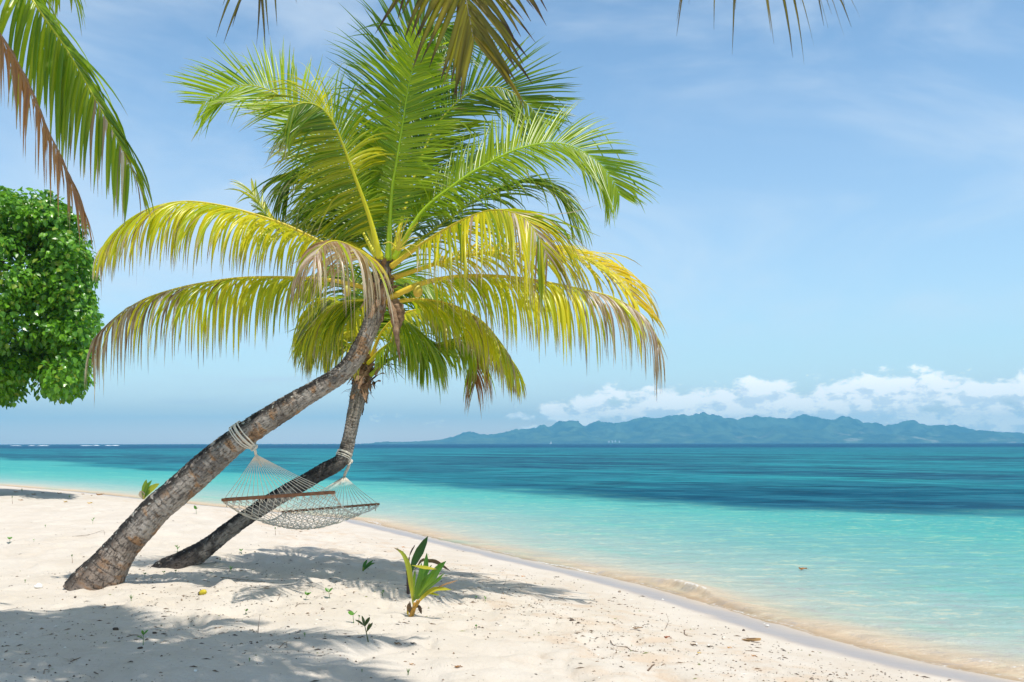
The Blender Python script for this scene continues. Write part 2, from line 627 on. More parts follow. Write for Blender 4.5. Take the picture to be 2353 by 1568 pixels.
prof = np.where(u < 0, np.exp(-(u / .085) ** 2), np.exp(-(u / .34) ** 2))
zz += np.maximum(amp, .004) * prof
zz += .010 * np.exp(-((tt_ - 1.5 - .3 * vnoise(ee / 2., ee * 0, seed=80)) / .25) ** 2) * near
foam = .16 * br * prof + .30 * np.exp(-((tt_ - wc + .14) / .05) ** 2) * sst(vnoise(ee / .8, ee * 0, seed=81), -.5, .4)
foam += .52 * br * np.exp(-((tt_ - wc - .02) / .07) ** 2) * sst(vnoise(ee / .12, tt_ / .1, seed=83), -.6, .6)
foam += .36 * np.exp(-((tt_ - .55 - .3 * vnoise(ee / 1.4, ee * 0, seed=84)) / .07) ** 2) * sst(vnoise(ee / 1.1, ee * 0, seed=85), -.1, .5)
foam += .45 * np.exp(-((ee - 23.) / .8) ** 2) * np.exp(-((tt_ - .6) / .5) ** 2)
foam += .46 * np.exp(-((tt_ - .05 - .12 * vnoise(ee / .7, ee * 0, seed=82)) / .06) ** 2)
reefd = NX * xx + NY * yy - np.interp(-NY * xx + NX * yy, _REEF[:, 0], _REEF[:, 1])
Q = Q[keep[Q].all(1)]
Q = Q[:, ::-1]
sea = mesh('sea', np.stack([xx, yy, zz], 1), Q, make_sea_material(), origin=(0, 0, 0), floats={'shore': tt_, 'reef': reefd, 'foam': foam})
tag(sea, 'turquoise lagoon with a dark reef and deep blue sea beyond', kind='structure')


# --- breakers on the outer reef
def make_surf():
    m, g = material('white_surf')
    pos = g.n('ShaderNodeNewGeometry').outputs['Position']
    n = g.noise(pos, .6, 4.)
    g.out(g.pbr(g.mix(n, (.85, .87, .88), (.70, .76, .8)), .8, .1))
    mb = MB()
    for a, b, hh in ((24, 51, 1.3), (66, 82, 1.5), (87, 112, 1.6), (183, 212, 1.5), (214, 230, 1.9), (241, 256, 1.6), (257, 274, 2.0), (30, 36, .6), (222, 228, .8)):
        n = 26
        u = np.linspace(0, 1, n)
        d = 1150.
        px = a + (b - a) * u
        x = (px - HX) / F * d
        hgt = hh * (.35 + .65 * np.sin(np.pi * u) ** .4) * .36 * (.75 + .5 * rng.random(n)) * np.sin(np.pi * np.clip(u, .02, .98)) ** .3
        rows = []
        for dy, k in ((-5, 0), (-2.2, .55), (-.6, 1.), (.8, .8), (3.5, 0)):
            rows.append(np.stack([x, np.full(n, d + dy) + 2 * vnoise(x / 9, x * 0, seed=5), ZW - .05 + hgt * k], 1))
        V = np.vstack(rows)
        Fc = [[r * n + i, r * n + i + 1, (r + 1) * n + i + 1, (r + 1) * n + i] for r in range(4) for i in range(n - 1)]
        mb.add(V, Fc)
    o = mb.build('surf', m, origin=(0, 1150, ZW))
    tag(o, 'broken white lines of surf on the far outer reef', kind='stuff')


make_surf()


# --- far island
def make_hills():
    m, g = material('forested_hills')
    pos = g.n('ShaderNodeNewGeometry').outputs['Position']
    nz = g.noise(pos, .010, 5., .6)
    c = g.mix(g.ss(nz, .35, .7), (.010, .028, .012), (.12, .18, .075))  # forest tones, contrast raised in the colour to stand in for relief shading
    x, y, z = g.sep(pos)
    bare = g.m('MULTIPLY', g.ss(g.noise(pos, .0042, 4., .6), .56, .66), g.ss(z, 120., 20.))
    c = g.mix(g.m('MULTIPLY', bare, g.ss(x, 200., 2400.)), c, (.42, .38, .26))
    g.out(g.pbr(c, .9, .1, g.bump(g.noise(pos, .05, 4., .7), 1., 14.)))
    prof = np.array([(880, 1018.6), (960, 1014), (1010, 1010), (1040, 1001), (1080, 993), (1105, 996), (1130, 997), (1200, 985), (1268, 976), (1290, 964), (1330, 967), (1345, 975), (1365, 963), (1410, 972),
                     (1440, 967), (1458, 959), (1500, 961), (1560, 952), (1620, 949), (1660, 957), (1700, 955), (1731, 950), (1762, 957), (1800, 962), (1852, 955), (1875, 959), (1905, 962), (1942, 955), (1985, 967),
                     (2035, 977), (2070, 968), (2095, 966), (2130, 979), (2195, 975), (2240, 990), (2275, 998), (2300, 994), (2353, 1005), (2420, 1001), (2520, 1010), (2640, 1018.5)], float)
    D0 = 7000.
    nx_, ny_ = 560, 90
    px = np.linspace(880, 2640, nx_)
    H = (HY - np.interp(px, prof[:, 0], prof[:, 1])) / F * D0 + CZ
    H = H + 9 * fbm(px / 16., px * 0, oct=4, seed=90, gain=.6) * sst(H, 5, 60)
    u = np.linspace(-1, 1, ny_)
    PX, U = np.meshgrid(px, u)
    HH = np.broadcast_to(H, PX.shape)
    Xw = (PX - HX) / F * D0
    Yw = D0 + U * np.where(U < 0, 1100, 700)
    rid = 1 - np.abs(fbm(Xw / 330., Yw / 620., oct=4, seed=91))
    fall = np.where(U < 0, 1 + U, 1 - U)
    zf = HH * (fall ** .8) * (1 - (1 - rid) * 1.0 * np.sin(np.pi * np.clip(fall, 0, 1)) ** .8)
    zf = zf + 9 * fbm(Xw / 90., Yw / 90., oct=3, seed=92) * np.sin(np.pi * np.clip(fall, 0, 1)) - 3 * (fall < .02)
    V = np.stack([Xw.ravel(), Yw.ravel(), zf.ravel() + ZW], 1)
    i = np.arange(ny_ - 1)[:, None] * nx_
    j = np.arange(nx_ - 1)[None]
    Q = np.stack([i + j, i + j + 1, i + nx_ + j + 1, i + nx_ + j], -1).reshape(-1, 4)
    tag(mesh('hills', V, Q, m, origin=(1000, D0, ZW)), 'forested island ridge fading blue across the strait', kind='structure')


make_hills()


# --- air
def make_haze():
    m, g = material('sea_air')
    v = g.n('ShaderNodeVolumePrincipled')
    v.inputs['Color'].default_value = (.22, .68, 1.0, 1)
    v.inputs['Density'].default_value = HAZE
    v.inputs['Anisotropy'].default_value = 0.0
    g.out(None, v.outputs[0])
    s, zb, zt = 8700., -6., 235.
    V = [(-s, -s, zb), (s, -s, zb), (s, s, zb), (-s, s, zb), (-s, -s, zt), (s, -s, zt), (s, s, zt), (-s, s, zt)]
    Fc = [(0, 3, 2, 1), (4, 5, 6, 7), (0, 1, 5, 4), (1, 2, 6, 5), (2, 3, 7, 6), (3, 0, 4, 7)]
    tag(mesh('haze', V, Fc, m, origin=(0, 0, 0), smooth=False), 'thin blue sea air', kind='stuff')


HAZE = 2.0e-4
make_haze()


# ------------------------------------------------------------------ materials of the palms
def leaf_material(name, trans=.38, rough=.38, spec=.5, tmul=(1.25, 1.2, .6)):
    m, g = material(name)
    c = g.attr('Col', 'Color')
    pos = g.n('ShaderNodeNewGeometry').outputs['Position']
    n = g.noise(pos, 35., 3., .6)
    c = g.mix(g.m('MULTIPLY', g.ss(n, .4, .75), .25), c, g.mix(1., c, (1.35, 1.15, .7), 'MULTIPLY'))
    b = g.pbr(c, rough, spec)
    t = g.n('ShaderNodeBsdfTranslucent')
    g.put(t.inputs[0], g.mix(1., c, tmul, 'MULTIPLY'))
    g.out(g.mixs(trans, b, t.outputs[0]))
    return m


M_FROND = leaf_material('palm_leaflets', .50, .30, .55)
M_RIB = leaf_material('palm_midrib', 0.0, .45, .4)
M_BROAD = leaf_material('broad_leaves', .30, .30, .5, (1.3, 1.35, .5))
M_PLANT = leaf_material('seedling_leaves', .35, .35, .5)


def plain(name, c1, c2, scale=30., rough=.75, bump=.4, dist=.004, spec=.3):
    m, g = material(name)
    tc = g.n('ShaderNodeTexCoord').outputs['Object']
    n = g.noise(tc, scale, 4., .65)
    g.out(g.pbr(g.mix(g.ss(n, .3, .7), c1, c2), rough, spec, g.bump(n, bump, dist)))
    return m


M_ROPE = plain('cotton_rope', (.66, .60, .50), (.80, .75, .66), 120., .9, .6, .002)
M_BAR = plain('varnished_spreader_wood', (.20, .085, .04), (.33, .15, .075), 18., .5, .3, .002)
M_SHEATH = plain('fibrous_sheath', (.15, .085, .05), (.36, .24, .155), 14., .9, 1., .012)
M_TWIG = plain('dry_twig', (.14, .09, .06), (.26, .18, .12), 40., .9)
M_DARK = plain('dark_husk', (.045, .035, .03), (.12, .085, .06), 40., .9)
M_DEADLEAF = plain('fallen_leaf', (.30, .13, .045), (.50, .27, .10), 25., .7)
M_CORAL = plain('bleached_coral', (.72, .68, .62), (.85, .82, .76), 60., .9, .8, .006)
M_STONE = plain('beach_stone', (.22, .17, .13), (.40, .32, .25), 40., .9)


def make_bark(name, dark, orange):
    m, g = material(name)
    a, l, up = g.attr('ang'), g.attr('len'), g.attr('up')
    pos = g.n('ShaderNodeTexCoord').outputs['Object']
    uvw = g.comb(a, l, 0.)
    blot = g.noise(pos, 3.2, 5., .65)
    fine = g.noise(pos, 26., 5., .7)
    c = g.mix(g.ss(blot, .32, .68), (.265, .225, .19), (.45, .395, .345))
    c = g.mix(g.m('MULTIPLY', g.ss(fine, .40, .78), .45), c, (.55, .47, .40))
    # orange worn bands on the face
    og = g.noise(g.comb(g.m('MULTIPLY', a, 1.6), g.m('MULTIPLY', l, 3.4), 2.), 2.2, 3., .6)
    om = g.m('MULTIPLY', g.ss(og, .53, .62), g.m('MULTIPLY', g.ss(up, .75, -.1), orange))
    c = g.mix(g.m('MULTIPLY', om, .75), c, (.42, .215, .085))
    foot = g.ss(g.m('ADD', l, g.m('MULTIPLY', blot, .8)), 1.5, .55)
    c = g.mix(g.m('MULTIPLY', foot, .6), c, (.22, .145, .10))
    # black and pale lichen on the weather side
    lb = g.noise(pos, 9., 5., .72)
    c = g.mix(g.m('MULTIPLY', g.ss(lb, .62, .52), g.ss(up, .0 if dark > .5 else .0, .5)), c, (.035, .032, .030))
    lp = g.noise(pos, 17., 4., .7)
    c = g.mix(g.m('MULTIPLY', g.ss(lp, .58, .66), g.m('MULTIPLY', g.ss(up, -.1, .5), .9)), c, (.55, .56, .50))
    low_ = g.ss(l, 3.3, 2.7, .25, 1.) if dark > .5 else 1.
    c = g.mix(g.m('MULTIPLY', g.m('MULTIPLY', g.ss(g.noise(pos, 2.1, 5., .6), .56 - .12 * dark, .64 - .12 * dark), .35 + .5 * dark), low_), c, (.045, .040, .040))
    # cracks that run along the stem, ring scars across it
    cr = g.noise(g.comb(g.m('MULTIPLY', a, 46.), g.m('MULTIPLY', l, 12.), 0.), 1., 3., .6, .4)
    crk = g.ss(cr, .455, .37)
    cr2 = g.noise(g.comb(g.m('MULTIPLY', a, 90.), g.m('MULTIPLY', l, 30.), 5.), 1., 3., .7, .6)
    crk = g.m('MAXIMUM', crk, g.m('MULTIPLY', g.ss(cr2, .40, .34), .8))
    c = g.mix(g.m('MULTIPLY', crk, .48), c, (.07, .055, .048))
    ring = g.attr('ring')
    c = g.mix(g.m('MULTIPLY', ring, .42), c, (.07, .058, .05))
    h = g.m('SUBTRACT', g.m('MULTIPLY', fine, .7), g.m('ADD', crk, g.m('MULTIPLY', ring, .5)))
    g.out(g.pbr(c, .9, .15, g.bump(h, 1., .016)))
    return m


M_BARK = make_bark('weathered_palm_bark', 0.15, 1.0)
M_BARK_DARK = make_bark('dark_palm_bark', 0.9, 0.0)


def trunk(root, pts, mat, ring_step=(.085, .03), seed=1, flare=True):
    """PTS: (px, py, depth, radius in metres)"""
    C = np.array([np.append(P(a, b, d), r) for a, b, d, r in pts])
    n = 1
    cv, Ls = catmull(C, 50)
    n = int(Ls / .011)
    cv, Ls = catmull(C, n)
    path, rad = cv[:, :3], cv[:, 3]
    seg = 56
    l = np.linspace(0, Ls, n)
    # ring scars at uneven spacing, closer near the crown
    k, pos_, r_ = 0., [], random.Random(seed)
    while k < Ls:
        pos_.append(k)
        k += (ring_step[0] + (ring_step[1] - ring_step[0]) * sst(k / Ls, .45, .95)) * r_.uniform(.7, 1.35)
    pos_ = np.array(pos_)
    T = nrmz(np.gradient(path, axis=0))
    A = np.cross(T, np.array([0, 1., 0]))
    A = nrmz(A)
    B = np.cross(T, A)
    ph = np.linspace(0, 2 * np.pi, seg, endpoint=False)
    PH, LL = np.meshgrid(ph, l)
    N = np.cos(PH)[..., None] * A[:, None] + np.sin(PH)[..., None] * B[:, None]
    wob = LL + .018 * vnoise(np.cos(PH) * 1.5 + LL * 3, np.sin(PH) * 1.5, LL * 2., seed=seed) + .012 * vnoise(np.cos(PH) * 4, np.sin(PH) * 4, LL * 9., seed=seed + 4)
    idx = np.clip(np.searchsorted(pos_, wob) - 1, 0, len(pos_) - 2)
    fr = (wob - pos_[idx]) / (pos_[idx + 1] - pos_[idx])
    saw = (1 - fr) * .006
    ring = np.exp(-((np.minimum(fr, 1 - fr) * (pos_[idx + 1] - pos_[idx])) / .005) ** 2) * sst(vnoise(np.cos(PH) * 3, np.sin(PH) * 3, LL * 6, seed=seed + 8), -.5, .5)
    R = rad[:, None] + saw - .005 * ring
    R = R + .012 * fbm(np.cos(PH) * 1.2 + seed, np.sin(PH) * 1.2, LL * 1.6, oct=3, seed=seed + 2)
    R = R + .006 * fbm(np.cos(PH) * 7, np.sin(PH) * 7, LL * 7., oct=2, seed=seed + 3) * (1 + 1.5 * (1 - sst(LL, .2, 1.)))
    V = path[:, None] + R[..., None] * N
    i = np.arange(n - 1)[:, None] * seg
    j = np.arange(seg)[None]
    k2 = (j + 1) % seg
    Q = np.stack([i + j, i + k2, i + seg + k2, i + seg + j], -1).reshape(-1, 4).tolist()
    Q += [list(range((n - 1) * seg, n * seg))]
    o = mesh('trunk', V.reshape(-1, 3), Q, mat, root, floats={'ang': (PH / (2 * np.pi)).ravel(), 'len': LL.ravel(), 'up': N[..., 2].ravel(), 'ring': ring.ravel()})
    return o, path, rad


# ------------------------------------------------------------------ fronds
GREEN = np.array((.095, .255, .012))
DEEP = np.array((.025, .115, .012))
LIME = np.array((.34, .48, .018))
YELLOW = np.array((.74, .68, .030))
GOLD = np.array((.74, .54, .045))
BROWN = np.array((.26, .155, .085))
RUST = np.array((.42, .21, .09))
ASH = np.array((.66, .60, .56))
OLIVE = np.array((.115, .115, .014))


def lerp(a, b, t):
    t = np.asarray(t, float)[..., None]
    return a * (1 - t) + b * t


def frond(root, pts, up=(0, 0, 1), n=84, L=.72, wid=.031, droop=1.2, vee=.15, base=GREEN, tint=LIME, tint_amt=.35, dry=None, dry_col=(BROWN, ASH),
          u0=.16, tipdry=.9, a0=68, a1=24, cut=None, dens=1., full=0., tipcol=(BROWN * .8, ASH * .9), rib=YELLOW, rib_r=.024, curl=.30, seed=None, label=None, side_l=(1., 1.), side_droop=(1., 1.), name='frond', world=False, msh=False):
    r = np.random.default_rng(seed if seed is not None else rng.integers(1 << 30))
    if not world:
        L, n, wid = L * 1.22, int(n * 1.15 * dens), wid * .80 * dens ** -.45
    C = np.array(pts, float) if world else np.array([P(*p) for p in pts])
    cv, Ls = catmull(C, 240)
    T_all = nrmz(np.gradient(cv, axis=0))
    u = np.linspace(u0, .995, n)
    per = []
    M = 8
    tt = np.linspace(0, 1, M)
    up = np.asarray(up, float)
    Vs, Cs, Fs, cnt = [], [], [], 0
    for sd in (0, 1):
        sign = -1. if sd == 0 else 1.
        uu = np.clip(u + r.normal(0, .25, n) / n, u0, .998)
        f = uu * 239
        i0 = np.minimum(f.astype(int), 238)
        fr = (f - i0)[:, None]
        base_p = cv[i0] * (1 - fr) + cv[i0 + 1] * fr
        T = nrmz(T_all[i0] * (1 - fr) + T_all[i0 + 1] * fr)
        Nn = nrmz(up - (T @ up)[:, None] * T)
        S = np.cross(T, Nn) * sign
        ul = (uu - u0) / (1 - u0)
        prof = np.interp(ul, [0, .08, .22, .45, .7, .88, 1.], [.50, .74, .95, 1., .93, .76, .56])
        prof = prof + full * np.where(ul > .45, np.maximum(1. - prof, 0), 0) * (1 - sst(ul, .80, 1.)) - full * .28 * sst(ul, .88, 1.)
        Ln = L * side_l[sd] * prof * (1 + r.normal(0, .10, n))
        if cut is not None:
            Ln = np.where((ul > cut[0]) & (ul < cut[1]), Ln * cut[2], Ln)
        gone = r.random(n)
        wave = np.interp(uu, np.linspace(0, 1, 13), r.normal(0, 1, 13))
        ang = np.radians(a0 + (a1 - a0) * ul ** (2.6 if full else 1.25) + r.normal(0, 2.6, n) + 3.5 * wave)
        vb = vee + r.normal(0, .07, n) + .06 * wave
        dirn = nrmz(np.cos(ang)[:, None] * T + np.sin(ang)[:, None] * (np.cos(vb)[:, None] * S + np.sin(vb)[:, None] * Nn))
        dr = droop * side_droop[sd] * (1 + .25 * r.normal(0, 1, n) + .25 * wave)
        # whether a leaflet has dried
        dp = np.zeros(n) if dry is None else np.interp(ul, dry[0], dry[1])
        isdry = r.random(n) < dp
        dr = np.where(isdry, dr * 1.5 + .4, dr)
        Ln = np.where(gone < np.where(isdry, .22, .035), Ln * .25, Ln)
        kink = np.where(r.random(n) < .09, r.uniform(1.5, 4, n), 0.)
        kt = r.uniform(.35, .7, n)
        mixv = np.clip(tint_amt + .26 * r.normal(0, 1, n) + .20 * wave, 0, 1)
        c0 = lerp(base, tint, mixv)
        dc = lerp(dry_col[0], dry_col[1], r.random(n))
        c0 = np.where(isdry[:, None], dc, c0)
        tip0 = np.clip(tipdry + r.normal(0, .07, n), .2, 1.1)
        tw = r.normal(0, .45, n)
        pcur = base_p.copy()
        pts_l = np.zeros((n, M, 3))
        dirs = np.zeros((n, M, 3))
        step = Ln / (M - 1)
        down = np.array([0, 0, -1.])
        rnd_c = r.normal(0, 1, (n, 3)) * .045
        for k in range(M):
            pts_l[:, k] = pcur
            dirs[:, k] = dirn
            g = dr * (.10 + .9 * tt[k]) * (Ln / .7) * .28 + kink * np.exp(-((tt[k] - kt) / .12) ** 2) * .28
            dirn = nrmz(dirn + g[:, None] * down + rnd_c * tt[k] * .6)
            pcur = pcur + step[:, None] * dirn
        w0 = wid * np.array([.45, .95, 1., .95, .85, .66, .38, .05])
        if cut is not None:
            wsc = np.where(((ul > cut[0]) & (ul < cut[1]))[:, None], np.array([.45, .95, 1., 1., 1., .95, .9, .75]) * wid, w0[None])
        else:
            wsc = np.broadcast_to(w0[None], (n, M))
        wsc = wsc * (1 - .45 * isdry[:, None] * np.clip(tt * 1.5, 0, 1)) * (.75 + .35 * prof[:, None])
        wv = T[:, None] - (T[:, None] * dirs).sum(-1, keepdims=True) * dirs
        wv = nrmz(wv)
        nv = np.cross(dirs, wv)
        tw_k = tw[:, None] * (.4 + .8 * tt[None]) + isdry[:, None] * tt[None] * r.normal(0, 1.6, n)[:, None]
        wv2 = np.cos(tw_k)[..., None] * wv + np.sin(tw_k)[..., None] * nv
        nv2 = np.cross(dirs, wv2)
        hw = wsc[..., None] * .5
        mid = pts_l + nv2 * hw * curl * 1.6
        V = np.stack([pts_l - wv2 * hw, mid, pts_l + wv2 * hw], 2)   # n, M, 3, 3
        tipm = np.clip((tt[None] - tip0[:, None]) / .12, 0, 1)
        tipc = lerp(tipcol[0], tipcol[1], r.random(n))
        c = c0[:, None] * (1 - tipm[..., None]) + tipc[:, None] * tipm[..., None]
        yel = (.10 + .25 * r.random(n))[:, None] * (~isdry)[:, None] * (1 - tipm)
        cm = c * (1 - yel[..., None]) + YELLOW * yel[..., None]
        ce = c * (1 + .12 * r.normal(0, 1, (n, 1, 1)))
        Cc = np.clip(np.stack([ce, cm, c], 2), .005, .9)
        Vs.append(V.reshape(-1, 3))
        Cs.append(Cc.reshape(-1, 3))
        b = (np.arange(n)[:, None, None] * M * 3 + np.arange(M - 1)[None, :, None] * 3 + np.arange(2)[None, None, :])
        Q = np.stack([b, b + 1, b + 4, b + 3], -1).reshape(-1, 4) + cnt
        Fs.append(Q)
        cnt += n * M * 3
    origin = cv[0]
    fo = mesh(name, np.vstack(Vs), np.vstack(Fs), M_FROND, root, origin=origin, col=np.vstack(Cs))
    if label:
        fo['label'] = label
    s = np.linspace(0, 1, 90)
    pr = np.stack([np.interp(s * 239, np.arange(240), cv[:, k]) for k in range(3)], 1)
    rad = rib_r * np.interp(s, [0, .05, .2, .6, 1.], [1.5, 1.2, .85, .42, .10])
    V, Fc = tube(pr, rad, 7)
    rc = np.repeat(lerp(rib, base * .5 + rib * .5, s), 7, 0)
    mesh('midrib', V, Fc, M_RIB, fo, origin=origin, col=rc)
    return fo


def coconut(root, p, size, c1, c2):
    n1, n2 = 18, 14
    th = np.linspace(0, np.pi, n2)
    ph = np.linspace(0, 2 * np.pi, n1, endpoint=False)
    V = []
    for a in th:
        for b in ph:
            rr = np.sin(a) * (1 + .07 * np.cos(3 * b)) * (1 - .12 * np.cos(a))
            V.append((p[0] + size * .82 * rr * np.cos(b), p[1] + size * .82 * rr * np.sin(b), p[2] + size * 1.15 * np.cos(a)))
    V = np.array(V)
    Fc = [[i * n1 + j, (i + 1) * n1 + j, (i + 1) * n1 + (j + 1) % n1, i * n1 + (j + 1) % n1] for i in range(n2 - 1) for j in range(n1)]
    t = np.clip((V[:, 2] - p[2]) / size * .5 + .5, 0, 1)
    o = mesh('coconut', V, Fc, M_RIB, root, origin=p, col=lerp(np.array(c1), np.array(c2), t))
    return o


def sheath(root, path, rad, u_from, u_to, nflap, seed, size=.16, name='fibre_sheath'):
    """ragged brown fibre and old leaf bases round the top of a stem"""
    r = np.random.default_rng(seed)
    mb = MB()
    n = len(path)
    for k in range(nflap):
        i = int(n * r.uniform(u_from, u_to))
        i = min(i, n - 2)
        T = nrmz(path[i + 1] - path[i])
        A = nrmz(np.cross(T, (0, 1., .1)))
        B = np.cross(T, A)
        a = r.uniform(0, 2 * np.pi)
        Nn = np.cos(a) * A + np.sin(a) * B
        S = np.cross(T, Nn)
        l = size * r.uniform(.6, 1.6)
        w = size * r.uniform(.35, .8)
        flip = -1 if r.random() < .45 else 1
        m_ = 7
        pr = []
        rows = []
        p = path[i] + Nn * rad[i] * .92
        dv = nrmz(T * flip + Nn * r.uniform(.1, .55))
        for q in range(m_):
            t = q / (m_ - 1)
            hw = w * (1 - t) ** .7 * .5 + .004
            jag = r.normal(0, .012, 3)
            bow = .25 * hw
            rows += [p - S * hw - Nn * bow + jag, p - S * hw * .5 + Nn * .2 * bow, p + Nn * bow * .6, p + S * hw * .5 + Nn * .2 * bow, p + S * hw - Nn * bow + jag[::-1]]
            dv = nrmz(dv + np.array([0, 0, -1]) * .25 * t + Nn * r.normal(.02, .12) + S * r.normal(0, .10))
            p = p + dv * l / (m_ - 1)
        Fc = [[q * 5 + c, q * 5 + c + 1, q * 5 + c + 6, q * 5 + c + 5] for q in range(m_ - 1) for c in range(4)]
        mb.add(np.array(rows), Fc)
        # stray fibres
        for _ in range(2):
            q0 = path[i] + Nn * rad[i]
            dv = nrmz(Nn + r.normal(0, .6, 3) + np.array([0, 0, -.6]))
            q1 = q0 + dv * size * r.uniform(.3, .8)
            mb.tube([q0, (q0 + q1) / 2 + r.normal(0, .01, 3), q1 + (0, 0, -.03)], [.003, .0025, .001], 4)
    return mb.build(name, M_SHEATH, root)


D1, D2 = 11.4, 13.5
# --- the near palm
b1 = GP(232, 1338)
palm1 = thing('palm_tree', b1, 'coconut palm leaning right with the thicker pale orange patched trunk and large yellow green crown', 'palm tree', 'palms the hammock hangs between')
D1 = b1[1]
tp1 = [(208, 1366, D1, .31), (232, 1326, D1, .262), (255, 1293, D1, .207), (280, 1257, D1, .178), (318, 1214, D1, .168), (356, 1173, D1, .163), (404, 1131, D1, .160), (449, 1092, D1, .157), (534, 1017, D1 - .03, .143),
       (600, 972, D1 - .04, .130), (667, 932, D1 - .05, .118), (735, 890, D1 - .05, .106), (778, 862, D1 - .05, .102), (808, 833, D1 - .05, .100), (832, 795, D1 - .05, .097), (849, 757, D1 - .05, .098), (862, 718, D1 - .05, .100), (870, 680, D1 - .05, .098), (877, 640, D1 - .05, .085), (884, 600, D1 - .05, .06)]
tr1, path1, rad1 = trunk(palm1, tp1, M_BARK, (.085, .028), 11)
sheath(palm1, path1, rad1, .905, .985, 40, 3, .17)
c = D1 - .05
FR = dict
